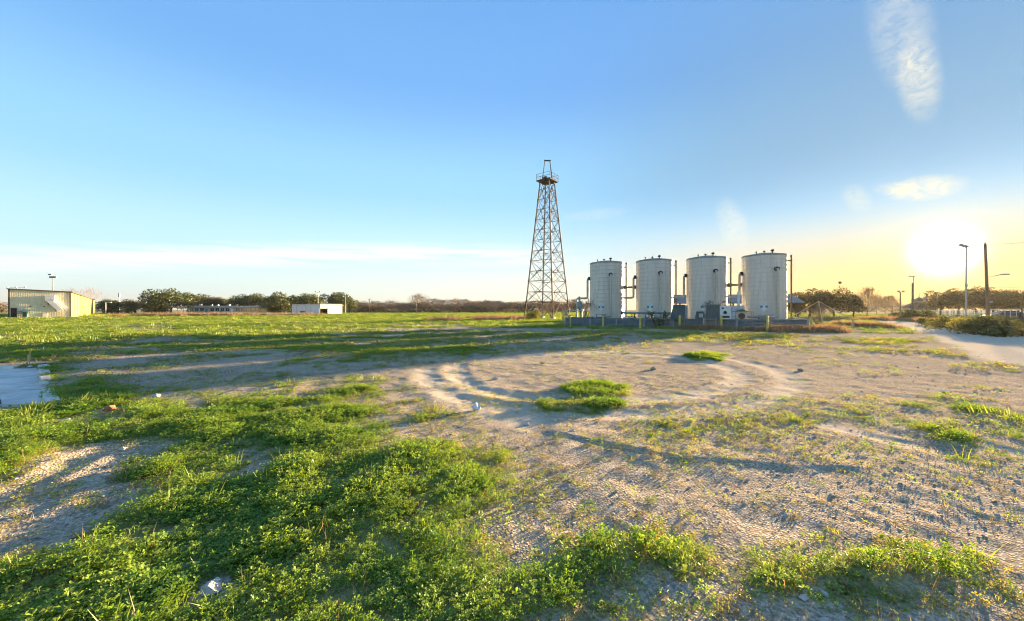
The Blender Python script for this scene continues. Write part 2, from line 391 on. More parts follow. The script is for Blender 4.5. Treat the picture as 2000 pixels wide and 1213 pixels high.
# ------------------------------------------------------------------ ground
def ground_mat():
    m = bpy.data.materials.new('lot_soil'); m.use_nodes = True; k = NT(m.node_tree); b = k.n['Principled BSDF']
    pos = k.node('ShaderNodeNewGeometry').outputs['Position']
    veg = k.node('ShaderNodeAttribute', attribute_name='veg').outputs['Fac']; lane = k.node('ShaderNodeAttribute', attribute_name='lane').outputs['Fac']
    n1 = k.noise(pos, .35, 5, .6); n2 = k.noise(pos, 3.2, 5, .65); n3 = k.noise(pos, 38.0, 4, .7); n4 = k.noise(pos, 11.0, 5, .7)
    c = k.mix(k.ramp(n1, .35, .65), (.58, .445, .30), (.49, .38, .27))
    c = k.mix(k.ramp(n2, .42, .66), c, (.62, .495, .36))
    c = k.mix(k.ramp(n4, .50, .66), c, (.38, .295, .205))
    vo = k.node('ShaderNodeTexVoronoi', feature='F1'); vo.inputs['Scale'].default_value = 42; k.set(vo.inputs['Vector'], pos)
    sp = k.node('ShaderNodeSeparateColor'); k.l.new(vo.outputs['Color'], sp.inputs[0])
    peb = k.math('MULTIPLY', k.ramp(sp.outputs[0], .62, .8), k.ramp(vo.outputs['Distance'], .55, .3))
    c = k.mix(k.math('MULTIPLY', peb, .75), c, k.mix(sp.outputs[1], (.62, .58, .52), (.40, .36, .33)))
    c = k.mix(k.ramp(n3, .36, .62), k.mix(1.0, c, (.48, .46, .44), 'MULTIPLY'), c)
    c = k.mix(lane, c, k.mix(n2, (.68, .555, .41), (.56, .45, .33)))
    # thatch and low leaves between the plants
    gcol = k.mix(n4, (.15, .18, .045), (.30, .27, .09)); gcol = k.mix(k.ramp(n1, .55, .72), gcol, (.34, .27, .13))
    dist = k.vmath('LENGTH', pos)
    cov = k.ramp(k.math('ADD', veg, k.math('MULTIPLY', k.math('SUBTRACT', n4, .5), .9)), .34, .85)
    c = k.mix(k.math('MULTIPLY', cov, .72), c, gcol)
    k.set(b.inputs['Base Color'], c); b.inputs['Roughness'].default_value = 1.0; b.inputs['Specular IOR Level'].default_value = 0.0
    h = k.math('ADD', k.math('MULTIPLY', n3, .5), k.math('ADD', k.math('MULTIPLY', k.ramp(vo.outputs['Distance'], .6, .1), .8), k.math('MULTIPLY', n4, 1.2)))
    bn = k.node('ShaderNodeBump'); bn.inputs['Strength'].default_value = .65; bn.inputs['Distance'].default_value = .018
    k.set(bn.inputs['Height'], h); k.l.new(bn.outputs[0], b.inputs['Normal'])
    return m
def build_ground():
    fine = np.radians(np.linspace(-66, 66, 820)); coarse = np.radians(np.linspace(66, 294, 60))[1:-1]
    th = np.concatenate([fine, coarse]); nt = len(th)
    rr = np.concatenate([[.05, .5], np.geomspace(1.0, 12, 340), np.geomspace(12, 80, 130)[1:], np.geomspace(80, 2600, 40)[1:]]); nr = len(rr)
    Rr, T = np.meshgrid(rr, th, indexing='ij'); x = (Rr * np.sin(T)).ravel(); y = (Rr * np.cos(T)).ravel()
    z = np.where(y > .7, height(x, np.maximum(y, .7)), 0) * smooth(.7, 1.4, y)
    i, j = np.meshgrid(np.arange(nr - 1), np.arange(nt), indexing='ij'); a = (i * nt + j).ravel(); b = (i * nt + (j + 1) % nt).ravel()
    quads = np.stack([a, b, b + nt, a + nt], 1)[:, ::-1]
    me = bpy.data.meshes.new('ground'); me.vertices.add(len(x)); me.vertices.foreach_set('co', np.stack([x, y, z], 1).ravel())
    me.loops.add(quads.size); me.loops.foreach_set('vertex_index', quads.ravel()); me.polygons.add(len(quads)); me.polygons.foreach_set('loop_start', np.arange(0, quads.size, 4))
    me.update(calc_edges=True); me.validate()
    me.polygons.foreach_set('use_smooth', np.ones(len(me.polygons), bool))
    front = y > .7; yy = np.maximum(y, .7)
    for nm, val in (('veg', np.where(front, cover(x, yy), .6)), ('lane', np.where(front, np.maximum(road_amt(x, yy), tracks(x, yy)), 0))):
        at_ = me.attributes.new(nm, 'FLOAT', 'POINT'); at_.data.foreach_set('value', val.astype(np.float32))
    me.materials.append(ground_mat())
    return tag(link('ground', me), kind='structure')
build_ground()

# ------------------------------------------------------------------ scatter of uncountable plants and stones
PROTO = bpy.data.collections.new('plant_prototypes')      # not linked to the scene: only feeds the scatter
def proto(name, mb, mats, smooth=False):
    o = bpy.data.objects.new(name, mb.mesh(name, mats, smooth)); PROTO.objects.link(o); return o
def scatter(name, P, rotz, scl, which, protos, label, cat, tilt=.15):
    me = bpy.data.meshes.new(name); n = len(P); me.vertices.add(n); me.vertices.foreach_set('co', P.astype(np.float32).ravel())
    rot = np.zeros((n, 3), np.float32); rot[:, 2] = rotz; rot[:, 0] = rng.normal(0, tilt, n); rot[:, 1] = rng.normal(0, tilt, n)
    a = me.attributes.new('rot', 'FLOAT_VECTOR', 'POINT'); a.data.foreach_set('vector', rot.ravel())
    sc = np.asarray(scl, np.float32)
    if sc.ndim == 1: sc = np.stack([sc, sc, sc], 1)
    a = me.attributes.new('scl', 'FLOAT_VECTOR', 'POINT'); a.data.foreach_set('vector', np.ascontiguousarray(sc, np.float32).ravel())
    a = me.attributes.new('pick', 'INT', 'POINT'); a.data.foreach_set('value', which.astype(np.int32))
    o = link(name, me); g = bpy.data.node_groups.new(name, 'GeometryNodeTree')
    g.interface.new_socket('Geometry', in_out='INPUT', socket_type='NodeSocketGeometry'); g.interface.new_socket('Geometry', in_out='OUTPUT', socket_type='NodeSocketGeometry')
    gi = g.nodes.new('NodeGroupInput'); go = g.nodes.new('NodeGroupOutput'); jn = g.nodes.new('GeometryNodeJoinGeometry')
    def attr(nm, dt):
        q = g.nodes.new('GeometryNodeInputNamedAttribute'); q.data_type = dt; q.inputs[0].default_value = nm; return q.outputs[0]
    ar, asx, ap = attr('rot', 'FLOAT_VECTOR'), attr('scl', 'FLOAT_VECTOR'), attr('pick', 'INT')
    for i, p in enumerate(protos):
        oi = g.nodes.new('GeometryNodeObjectInfo'); oi.inputs['Object'].default_value = p; oi.inputs['As Instance'].default_value = True
        cmp = g.nodes.new('FunctionNodeCompare'); cmp.data_type = 'INT'; cmp.operation = 'EQUAL'
        ins = [s for s in cmp.inputs if s.type == 'INT']; g.links.new(ap, ins[0]); ins[1].default_value = i
        iop = g.nodes.new('GeometryNodeInstanceOnPoints'); g.links.new(gi.outputs[0], iop.inputs['Points']); g.links.new(cmp.outputs[0], iop.inputs['Selection'])
        g.links.new(oi.outputs['Geometry'], iop.inputs['Instance']); g.links.new(ar, iop.inputs['Rotation']); g.links.new(asx, iop.inputs['Scale'])
        g.links.new(iop.outputs[0], jn.inputs[0])
    g.links.new(jn.outputs[0], go.inputs[0])
    md = o.modifiers.new('scatter', 'NODES'); md.node_group = g
    return tag(o, label, cat, kind='stuff')
def ring_points(r0, r1, per_m2, half=60.0):
    A = R(2 * half) * (r1 * r1 - r0 * r0) / 2; n = int(A * per_m2)
    r = np.sqrt(rng.uniform(r0 * r0, r1 * r1, n)); t = R(half) * rng.uniform(-1, 1, n)
    x, y = r * np.sin(t), r * np.cos(t); k = y > .9; return x[k], y[k]
def clover_clump(nstalk, rad, hgt, leaf, seed):
    rg = random.Random(seed); mb = MB()
    for i in range(nstalk):
        a = rg.uniform(0, 6.283); d = rad * math.sqrt(rg.random()); h = hgt * (1 - .55 * (d / rad) ** 2) * rg.uniform(.45, 1.1)
        c = Vector((d * math.cos(a), d * math.sin(a), h)); spin = rg.uniform(0, 6.283); tl = rg.uniform(.1, .9); L = leaf * rg.uniform(.7, 1.3)
        for j in range(3):
            b = spin + j * 2.094; o = Vector((math.cos(b), math.sin(b), 0)); s = Vector((-math.sin(b), math.cos(b), 0)); up = Vector((0, 0, 1))
            tip = c + o * L + up * (L * (tl - .25)); m1 = c + o * L * .62 + s * L * .42 + up * (L * tl * .55); m2 = c + o * L * .62 - s * L * .42 + up * (L * tl * .55)
            mb.add([c, m1, tip, m2], [(0, 1, 2), (0, 2, 3)])
        if rg.random() < .5:
            mb.add([c + Vector((.0015, 0, 0)), c - Vector((.0015, 0, 0)), (c.x * .35, c.y * .35, -.02)], [(0, 1, 2)])
    return mb
def grass_tuft(n, rad, hgt, wid, seed, lean=.5):
    rg = random.Random(seed); mb = MB()
    for i in range(n):
        a = rg.uniform(0, 6.283); d = rad * math.sqrt(rg.random()); h = hgt * rg.uniform(.5, 1.15); b = a + rg.uniform(-.9, .9); q = rg.uniform(.1, lean)
        p = Vector((d * math.cos(a), d * math.sin(a), -.02)); o = Vector((math.cos(b), math.sin(b), 0)); s = Vector((-math.sin(b + rg.uniform(-.8, .8)), math.cos(b), 0)) * wid
        m = p + o * h * q * .4 + Vector((0, 0, h * .6)); t = p + o * h * q + Vector((0, 0, h))
        mb.add([p - s, p + s, m + s * .7, m - s * .7, t], [(0, 1, 2, 3), (3, 2, 4)])
    return mb
M_CLOVER = leaf_mat('clover_leaf', (.125, .25, .03), (.30, .385, .05), .48, patch=.9)
M_CLOVER_DRY = leaf_mat('yellowing_leaf', (.34, .33, .06), (.42, .34, .10), .40, patch=1.5)
M_GRASS = leaf_mat('green_grass', (.13, .22, .03), (.33, .36, .07), .45, patch=.25)
M_STRAW = leaf_mat('dry_grass', (.34, .25, .14), (.26, .165, .095), .35, tint=(1.15, .95, .7), patch=.4)
clover = [proto('clover_sprig', clover_clump(22, .075, .075, .013, s), M_CLOVER) for s in (1, 2, 3)] + [proto('sparse_sprig', clover_clump(12, .06, .035, .011, 9), M_CLOVER_DRY), proto('low_sprig', clover_clump(14, .07, .03, .012, 12), M_CLOVER)]
tufts = [proto('weed_tuft', clover_clump(34, .20, .10, .030, 21), M_CLOVER), proto('grass_tuft', grass_tuft(30, .16, .15, .007, 22), M_GRASS), proto('flat_tuft', clover_clump(26, .20, .06, .03, 23), M_CLOVER_DRY), proto('low_tuft', clover_clump(30, .2, .07, .03, 29), M_CLOVER)]
clover += [proto('grass_blades', grass_tuft(9, .035, .13, .0025, 75, .7), M_GRASS), proto('dry_stalks', grass_tuft(6, .03, .15, .0018, 76, .6), M_STRAW), proto('broad_rosette', clover_clump(8, .05, .035, .034, 77), M_GRASS)]
def lay(x, y, g, sink=.0): return np.stack([x, y, height(x, y) - sink], 1)
def grow_plants():
    # near clover
    x, y = ring_points(1.2, 8.5, 620); g = cover(x, y); k = rng.random(len(x)) < smooth(.24, .95, g) ** 1.3 * (.40 + .55 * smooth(-.35, .2, fbm(x, y, .45, 3, 96))); x, y, g = x[k], y[k], g[k]
    pick = np.where(g > .62, rng.integers(0, 3, len(x)), np.where(rng.random(len(x)) < .55, 4, 3)); pick = np.where((g > .62) & (rng.random(len(x)) < .10 + .3 * smooth(0, .4, fbm(x, y, .9, 3, 97))), 3, pick)
    U, V = to_uv(x, y); east = rng.random(len(x)) < .5 * smooth(900, 1300, U); pick = np.where(east & (pick < 3), 3, pick)
    r_ = rng.random(len(x)); pick = np.where(r_ < .014, 5, np.where(r_ < .034, 6, np.where(r_ < .07, 7, pick)))
    s = rng.uniform(.7, 1.25, len(x)) * (.55 + .4 * np.clip(g, 0, 1) + .55 * smooth(-.3, .4, fbm(x, y, .55, 3, 95)))
    scatter('clover_ground_cover', lay(x, y, g, .005), rng.uniform(0, 6.28, len(x)), s, pick, clover, 'low green clover carpeting the near part of the lot', 'clover', .22)
    # middle distance
    x, y = ring_points(8.5, 26, 130); g = cover(x, y); k = rng.random(len(x)) < smooth(.30, 1.05, g) ** 1.5 * (.35 + .65 * smooth(-.3, .25, fbm(x, y, 1.0, 3, 99))); x, y, g = x[k], y[k], g[k]
    pick = np.where(g > .6, rng.choice([0, 0, 3, 3, 3, 1], len(x)), rng.choice([2, 3], len(x)))
    s = rng.uniform(.45, .85, len(x)) * (.5 + .4 * g + .5 * smooth(-.3, .4, fbm(x, y, 1.2, 3, 98))); s = np.stack([s, s, s * np.where(g > .6, 1.0, .7)], 1)
    scatter('weed_ground_cover', lay(x, y, g, .01), rng.uniform(0, 6.28, len(x)), s, pick, tufts, 'green weeds in bands across the middle of the lot', 'weeds', .2)
    # far field
    x, y = ring_points(26, 75, 7.5); g = cover(x, y); k = rng.random(len(x)) < .8 * smooth(.32, .95, g); x, y, g = x[k], y[k], g[k]
    pick = rng.choice([0, 1, 2, 3], len(x), p=[.3, .35, .15, .2]); s = rng.uniform(1.0, 2.1, len(x)); s = np.stack([s * 1.3, s * 1.3, s * rng.uniform(.45, 1.0, len(x))], 1)
    X2, Y2 = ring_points(75, 230, 1.0); g2 = cover(X2, Y2); k = rng.random(len(X2)) < smooth(.3, .8, g2); X2, Y2 = X2[k], Y2[k]
    s2 = rng.uniform(2.0, 4.2, len(X2)); s2 = np.stack([s2 * 1.4, s2 * 1.4, s2 * .4], 1)
    x = np.concatenate([x, X2]); y = np.concatenate([y, Y2]); s = np.concatenate([s, s2]); pick = np.concatenate([pick, rng.choice([0, 1, 2, 3], len(X2), p=[.25, .45, .15, .15])])
    scatter('field_grass', lay(x, y, None, .02), rng.uniform(0, 6.28, len(x)), s, pick, tufts, 'bright green rough grass covering the far field', 'grass', .15)
grow_plants()
M_LITTER = leaf_mat('dead_weed', (.30, .23, .13), (.22, .20, .08), .3, tint=(1.1, .95, .6), patch=1.5)
litter = [proto('dead_sprig', clover_clump(9, .05, .022, .010, 71), M_LITTER), proto('dead_stalks', grass_tuft(9, .05, .05, .0022, 72, 1.6), M_LITTER), proto('tiny_sprig', clover_clump(10, .05, .026, .010, 73), M_CLOVER_DRY), proto('tiny_green_sprig', clover_clump(10, .05, .03, .011, 74), M_CLOVER)]
def sow_litter():
    x, y = ring_points(1.2, 9, 230); x2, y2 = ring_points(9, 30, 75); x = np.concatenate([x, x2]); y = np.concatenate([y, y2])
    g = survey(x, y); bare = .16 + .84 * smooth(.05, .45, g); pat = smooth(-.28, .35, fbm(x, y, .9, 4, 83) + .5 * fbm(x, y, 4.0, 2, 84))
    k = (rng.random(len(x)) < bare * pat * .75) & (road_amt(x, y) < .3) & ~in_poly(x, y, SLAB); x, y, g = x[k], y[k], g[k]; far = smooth(7, 22, np.hypot(x, y))
    s = rng.uniform(.6, 1.5, len(x)) * (1 + 2.2 * far); s = np.stack([s, s, s * (1 - .35 * far)], 1)
    scatter('sparse_weeds', lay(x, y, None, .003), rng.uniform(0, 6.28, len(x)), s, rng.choice([0, 1, 2, 3], len(x), p=[.24, .12, .32, .32]), litter, 'thin scattered weeds and dead stalks on the bare soil', 'weeds', .3)
sow_litter()
STRAW = [proto('straw_tuft', grass_tuft(40, .30, .55, .012, 31, .7), M_STRAW), proto('straw_low', grass_tuft(34, .32, .32, .014, 33, .9), M_STRAW)]
def dry_grass(name, label, bands):
    xs, ys, ss = [], [], []
    for (u0, z0), (u1, z1), wid, n, sc in bands:
        t = rng.random(n); ax, ay = at(u0, z0); bx, by = at(u1, z1); w = rng.normal(0, wid / 2, n)
        xs.append(ax + (bx - ax) * t + .3 * w); ys.append(ay + (by - ay) * t + w); ss.append(rng.uniform(.6, 1.3, n) * sc)
    x, y, s = np.concatenate(xs), np.concatenate(ys), np.concatenate(ss); k = fbm(x, y, 4.0, 3, 91) > -.22; x, y, s = x[k], y[k], s[k]
    scatter(name, lay(x, y, None, .02), rng.uniform(0, 6.28, len(x)), s, rng.integers(0, 2, len(x)), STRAW, label, 'dry grass', .15)
dry_grass('dry_grass_strip', 'tan dry grass strip in front of the long low building', [((285, 92), (470, 100), 7, 1300, 1.7), ((430, 105), (615, 112), 7, 1100, 1.5)])
dry_grass('dry_grass_patch', 'pinkish dry grass patch left of the derrick foot', [((860, 62), (1035, 66), 6, 900, 1.2), ((930, 80), (1030, 76), 6, 400, 1.3)])
dry_grass('dry_weed_fringe', 'reddish brown dry weeds along the foot of the containment wall', [((1330, 32.0), (1410, 30.0), .9, 420, .8), ((1410, 30.4), (1500, 28.6), .8, 160, .7), ((1500, 28.6), (1640, 29.0), 1.3, 700, .9), ((1100, 37), (1330, 33), .8, 160, .55)])
dry_grass('dry_grass_verge', 'dry brown grass clumps between the tanks and the lane', [((1640, 40), (1720, 36), 3.0, 520, .9), ((1700, 60), (1735, 62), 3, 260, 1.2), ((1560, 62), (1700, 66), 4, 400, 1.0), ((1760, 64), (1830, 46), 2.0, 420, 1.0), ((1840, 38), (2040, 22), 1.6, 700, .7)])
# loose stones in the bare ground
def stone_mesh(seed, flat=.6):
    rg = random.Random(seed); mb = MB(); n = 6
    rings = [[(.55, -.3)] * n, [(1.0, .05)] * n, [(.62, .55)] * n]
    vs = []
    for ri, ring in enumerate(rings):
        for i, (r, z) in enumerate(ring):
            a = 6.283 * (i + .5 * (ri % 2)) / n + rg.uniform(-.25, .25); q = r * rg.uniform(.72, 1.2); vs.append((q * math.cos(a), q * math.sin(a) * rg.uniform(.7, 1), (z + rg.uniform(-.15, .15)) * flat))
    vs += [(0, 0, -.4 * flat), (rg.uniform(-.2, .2), rg.uniform(-.2, .2), .75 * flat)]
    fs = [(ri * n + i, ri * n + (i + 1) % n, (ri + 1) * n + (i + 1) % n, (ri + 1) * n + i) for ri in range(2) for i in range(n)]
    fs += [(3 * n, (i + 1) % n, i) for i in range(n)] + [(3 * n + 1, 2 * n + i, 2 * n + (i + 1) % n) for i in range(n)]
    return mb.add(vs, fs)
M_STONE = mat('limestone', (.62, .58, .51), (.44, .39, .33), 9, .95, .5, 60, spec=.05)
M_STONE_D = mat('brown_stone', (.34, .27, .21), (.24, .19, .15), 9, .95, .5, 60, spec=.05)
STONES = [proto('stone_pale', stone_mesh(1), M_STONE), proto('stone_grey', stone_mesh(2, .5), M_STONE), proto('stone_brown', stone_mesh(3), M_STONE_D)]
def pebbles():
    x, y = ring_points(1.2, 9, 330); g = cover(x, y); k = rng.random(len(x)) < smooth(.65, .12, g) * (.35 + .65 * smooth(-.1, .35, fbm(x, y, .8, 3, 61))); x, y = x[k], y[k]
    s = .0045 * np.exp(np.abs(rng.normal(0, .62, len(x))))
    x2, y2 = ring_points(9, 24, 16); g2 = cover(x2, y2); k = rng.random(len(x2)) < smooth(.6, .1, g2); x2, y2 = x2[k], y2[k]
    x = np.concatenate([x, x2]); y = np.concatenate([y, y2]); s = np.concatenate([s, (.0075) * np.exp(np.abs(rng.normal(0, .5, len(x2))))])
    s = np.minimum(s, .03)
    scatter('gravel', lay(x, y, None, 0), rng.uniform(0, 6.28, len(x)), s, rng.choice([0, 1, 2], len(x), p=[.42, .33, .25]), STONES, 'loose pale gravel and pebbles on the bare soil', 'gravel', .4)
pebbles()

# ------------------------------------------------------------------ materials of the built things
M_CLAD = mat('tank_cladding', (.63, .58, .495), (.54, .485, .415), .8, .5, .12, 9, metal=.1, spec=.4, stretch=(2.2, 2.2, .25), streak=(.44, .35, .285))
M_ROOF = mat('tank_roof_paint', (.30, .33, .32), (.22, .25, .25), 2, .6, metal=.2)
M_PIPE = mat('lagged_pipe', (.50, .47, .39), (.38, .36, .30), 5, .5, metal=.35)
M_BLACK = mat('black_rubber', (.03, .032, .035), (.05, .05, .05), 6, .7)
M_DARKPIPE = mat('olive_pipe', (.17, .155, .09), (.11, .10, .07), 6, .6)
M_BLUE = mat('blue_grey_steel', (.24, .28, .30), (.165, .20, .22), 2.2, .5, .15, 20, metal=.3, spec=.4, streak=(.30, .36, .39))
M_GREEN = mat('slate_green_paint', (.075, .125, .13), (.055, .09, .10), 3, .55)
M_WHITE = mat('white_paint', (.72, .71, .67), (.58, .57, .54), 4, .6)
M_CREAM = mat('cream_paint', (.62, .57, .42), (.52, .47, .34), 4, .65)
M_YELLOW = mat('yellow_paint', (.60, .47, .08), (.48, .38, .08), 7, .6, .2, 30, streak=(.40, .33, .14))
M_STEEL = mat('galvanised_steel', (.36, .37, .37), (.28, .29, .29), 5, .45, metal=.5)
M_RUST = mat('weathered_derrick_steel', (.028, .028, .03), (.045, .036, .032), 2.5, .75, spec=.2)
M_WOOD = mat('weathered_wood', (.24, .17, .11), (.16, .115, .08), 6, .9, .3, 30, stretch=(1, 1, .15))
M_PALEWOOD = mat('pale_timber', (.44, .37, .24), (.34, .28, .18), 8, .9)
M_TEAL = mat('teal_sign', (.08, .26, .30), (.06, .2, .24), 5, .5)
M_CONC = mat('concrete', (.72, .665, .59), (.54, .50, .45), 1.6, .95, .5, 45, spec=.05, streak=(.36, .34, .33))
M_METALWALL = mat('ribbed_wall_sheet', (.84, .73, .50), (.76, .65, .45), .9, .6, spec=.3, stretch=(1, 1, .3), streak=(.42, .34, .24))
M_METALWALL2 = mat('panel_wall_sheet', (.50, .40, .12), (.46, .36, .12), .5, .6, spec=.3, stretch=(1, 1, .3), streak=(.42, .25, .09))
M_TRIM = mat('brown_trim', (.13, .085, .06), (.10, .07, .05), 4, .6)
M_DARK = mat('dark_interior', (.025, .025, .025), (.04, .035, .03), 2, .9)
M_GLASS = mat('window_glass', (.03, .045, .055), (.05, .06, .07), .4, .12, spec=.6)
M_SHED = mat('white_shed_sheet', (.60, .60, .60), (.50, .50, .51), .8, .55, spec=.3)
M_BRICK = mat('pale_brick', (.42, .37, .32), (.34, .29, .25), 2.0, .85, .3, 14)
M_ROOFB = mat('blue_grey_roof', (.20, .22, .235), (.16, .175, .19), 1.0, .5, metal=.3)
M_PLASTIC = mat('blue_white_plastic', (.58, .62, .68), (.40, .46, .58), 14, .35, spec=.5)

# ------------------------------------------------------------------ four storage tanks
TR, TH, RZ = 1.9, 7.0, math.atan2(-2.0, 4.75)
def tank_shell():
    mb = MB(); prof = []; n = 16; c = TH / n
    for i in range(n):
        z = i * c; prof += [(TR + .028, z), (TR + .012, z + c * .5), (TR, z + c * .95), (TR, z + c * .985)]
    prof.append((TR + .01, TH)); mb.lathe(prof, n=64, cap=False)
    return mb
def tank_seams():
    mb = MB(); n = 16; c = TH / n
    for i in range(1, n): mb.lathe([(TR + .004, i * c - .02), (TR + .034, i * c - .012), (TR + .034, i * c + .012), (TR + .004, i * c + .02)], n=64, cap=False)
    for j in range(22):                                   # standing seams of the cladding sheets
        a = 2 * math.pi * j / 22 + .1
        for i in range(4):
            aa = a + (.14 if i % 2 else 0); o = Vector((math.cos(aa), math.sin(aa), 0)); mb.bar(o * (TR + .012) + Vector((0, 0, i * TH / 4 + .02)), o * (TR + .012) + Vector((0, 0, (i + 1) * TH / 4 - .02)), .04, .02)
    return mb
M_SEAM = mat('seam_strip', (.56, .515, .44), (.47, .43, .37), 1.5, .5, metal=.3)
SEAMS = tank_seams().mesh('cladding_seams', M_SEAM)
def build_tank(label, loc, crossover, sign=True):
    t = thing('storage_tank', label, 'tank', loc, RZ, 'storage tanks in a row')
    tank_shell().build('shell', M_CLAD, t, True); link('cladding_seams', SEAMS, t)
    MB().lathe([(TR + .05, TH - .10), (TR + .06, TH), (TR + .02, TH + .06)], n=64, cap=False).build('rim', M_ROOF, t, True)
    MB().lathe([(TR + .03, TH + .03), (1.2, TH + .20), (.5, TH + .30), (.02, TH + .32)], n=64).build('roof', M_ROOF, t, True)
    for x, y, s in ((-.85, -1.2, .7), (-.15, -1.0, .9), (.55, -.9, 1.25)):
        MB().lathe([(.05 * s, 0), (.05 * s, .16 * s), (.13 * s, .18 * s), (.15 * s, .25 * s), (.04 * s, .33 * s)], (x, y, TH + .14), 12).build('roof_vent', M_BLACK, t, True)
    def riser(x, y, ztop, into, dirs, zlow, r=.115):
        """lagged pipe: leaves the wall through a black flange, bends down, bends again near its lower end"""
        into = Vector(into); a = Vector((x, y, ztop)); p = MB(); pts = [a + into * .42] + elbow(a, -into, (0, 0, -1), .22)
        b = Vector((x, y, zlow)); d = Vector(dirs[0]); pts += elbow(b, (0, 0, -1), d, .2); e = b + d * dirs[1]
        if len(dirs) > 2: pts += elbow(e, d, (0, 0, -1), .2) + [Vector((e.x, e.y, .05))]
        else: pts.append(e)
        o = p.pipe(pts, r, 12).build('riser_pipe', M_PIPE, t, True)
        MB().tube(a + into * .06, a + into * .34, r * 1.75, n=14).build('flange', M_BLACK, o, True)
        if len(dirs) == 2: MB().tube(e - d * .55, e, r * 1.35, n=14).build('sleeve', M_WHITE, o, True)
        for zz in (zlow + .9, ztop - 1.2): MB().tube((x, y, zz), (x, y, zz + .05), r * 1.16, n=12).build('band', M_STEEL, o)
    riser(-2.18, -.35, 5.3, (1, .15, 0), ((-1, 0, 0), 1.25, 1), 3.0)
    riser(.75, -2.12, 5.55, (-.28, .96, 0), ((-1, 0, 0), 1.5), .95)
    v = MB().tube((2.2, -.35, .1), (2.2, -.35, 6.85), .075, n=10).build('vent_stack', M_DARKPIPE, t, True)
    MB().tube((2.2, -.35, 6.45), (1.86, -.3, 6.45), .05, n=8).tube((1.86, -.3, 6.45), (1.78, -.29, 6.45), .09, n=8).build('stack_arm', M_BLACK, v, True)
    MB().lathe([(.10, 0), (.10, .1), (.03, .16)], (2.2, -.35, 6.82), 10).build('stack_cap', M_BLACK, v, True)
    if crossover:
        L = 5.15; c = MB().tube((TR - .05, 0, 4.2), (L - TR + .05, 0, 4.2), .10, n=12).build('crossover_pipe', M_DARKPIPE, t, True)
        for x0, x1 in ((TR - .02, TR + .42), (L - TR - .3, L - TR)): MB().tube((x0, 0, 4.2), (x1, 0, 4.2), .2, n=14).build('flange', M_DARKPIPE, c, True)
    # hazard diamond: four small diamonds on a white plate
    a = R(-100); q = Vector((math.cos(a), math.sin(a), 0)); s = Vector((-math.sin(a), math.cos(a), 0)); up = Vector((0, 0, 1)); c0 = q * (TR + .04) + up * 1.95
    def diamond(c, h, th=.012): 
        f = [c + s * h, c + up * h, c - s * h, c - up * h]; bk = [p - q * th for p in f]; return MB().add(f + bk, [(0, 1, 2, 3), (7, 6, 5, 4), (0, 4, 5, 1), (1, 5, 6, 2), (2, 6, 7, 3), (3, 7, 4, 0)])
    sg = diamond(c0, .46, .02).build('hazard_sign', M_WHITE, t)
    for ds, dz, m in ((-.22, 0, M_TEAL), (.22, 0, M_TEAL), (0, -.22, M_WHITE), (0, .22, M_SHED)): diamond(c0 + s * ds + up * dz + q * .012, .17).build('sign_field', m, sg)
    hb = MB().cbox((q.x * (TR + .10), q.y * (TR + .10), .78), (.95, .34, .62), a + math.pi / 2).build('manway', M_GREEN, t)
    MB().cbox((q.x * (TR + .14), q.y * (TR + .14), 1.13), (1.1, .5, .07), a + math.pi / 2).build('hood', M_STEEL, hb)
    MB().lathe([(TR + .35, 0), (TR + .35, .16), (TR + .1, .2)], n=48).build('ring_footing', M_CONC, t)
    return t
POS = [(11.0 + 4.75 * i, 44.5 - 2.0 * i) for i in range(4)]
for (x, y), lb, cr in zip(POS, ('pale clad storage tank nearest the derrick, leftmost of the four', 'pale clad storage tank second from the derrick, palm-like plant before it', 'pale clad storage tank third from the derrick, behind the two cabinets', 'pale clad storage tank on the right end, closest to the sun'), (True, False, True, False)):
    build_tank(lb, (x, y, .0), cr)

# ------------------------------------------------------------------ containment wall round the tanks
def wall_pt(u):                    # on the front wall line, at photo column u
    k = (u - 1000) / F; Z = 40.62 / (1 + .42 * k); return Vector((k * Z, Z, 0))
WA, WB = wall_pt(1104), wall_pt(1579)
def corrugated(L, H, n=7, d=.035):
    mb = MB(); m = n * 6; pr = [(-d * math.cos(2 * math.pi * n * i / m), H * i / m) for i in range(m + 1)]
    for sgn, th in ((1, 0), (-1, .006)):
        vs = [(x, y + th, z) for x in (0, L) for y, z in pr]; fs = [(i, i + m + 1, i + m + 2, i + 1) for i in range(m)]
        mb.add(vs, fs if sgn > 0 else [f[::-1] for f in fs])
    return mb
def contain_wall():
    t = thing('containment_wall', 'low blue-grey corrugated steel containment wall round the tanks', 'wall', tuple(WA))
    pts = [Vector((0, 0, 0)), WB - WA, Vector((29.6, 40.2, 0)) - WA, Vector((13.5, 49.5, 0)) - WA, Vector((0, 0, 0))]
    sheet = None
    for a, b in zip(pts[:-1], pts[1:]):
        L = (b - a).length; n = max(2, round(L / 2.45)); ang = math.atan2(b.y - a.y, b.x - a.x)
        if sheet is None: Ls = L / n - .04; sheet = corrugated(Ls, .82).mesh('sheet', M_BLUE, True); post = MB().box((-.05, -.03, 0), (.05, .09, .92)).mesh('post', M_STEEL); cap = MB().box((0, -.05, .82), (Ls, .05, .86)).mesh('cap_rail', M_BLUE)
        for i in range(n):
            p = a.lerp(b, i / n)
            for nm, me in (('sheet', sheet), ('cap_rail', cap)):
                o = link(nm, me, t, p); o.rotation_euler = (0, 0, ang); o.scale = ((L / n - .04) / Ls, 1, 1)
            o = link('post', post, t, p); o.rotation_euler = (0, 0, ang)
contain_wall()
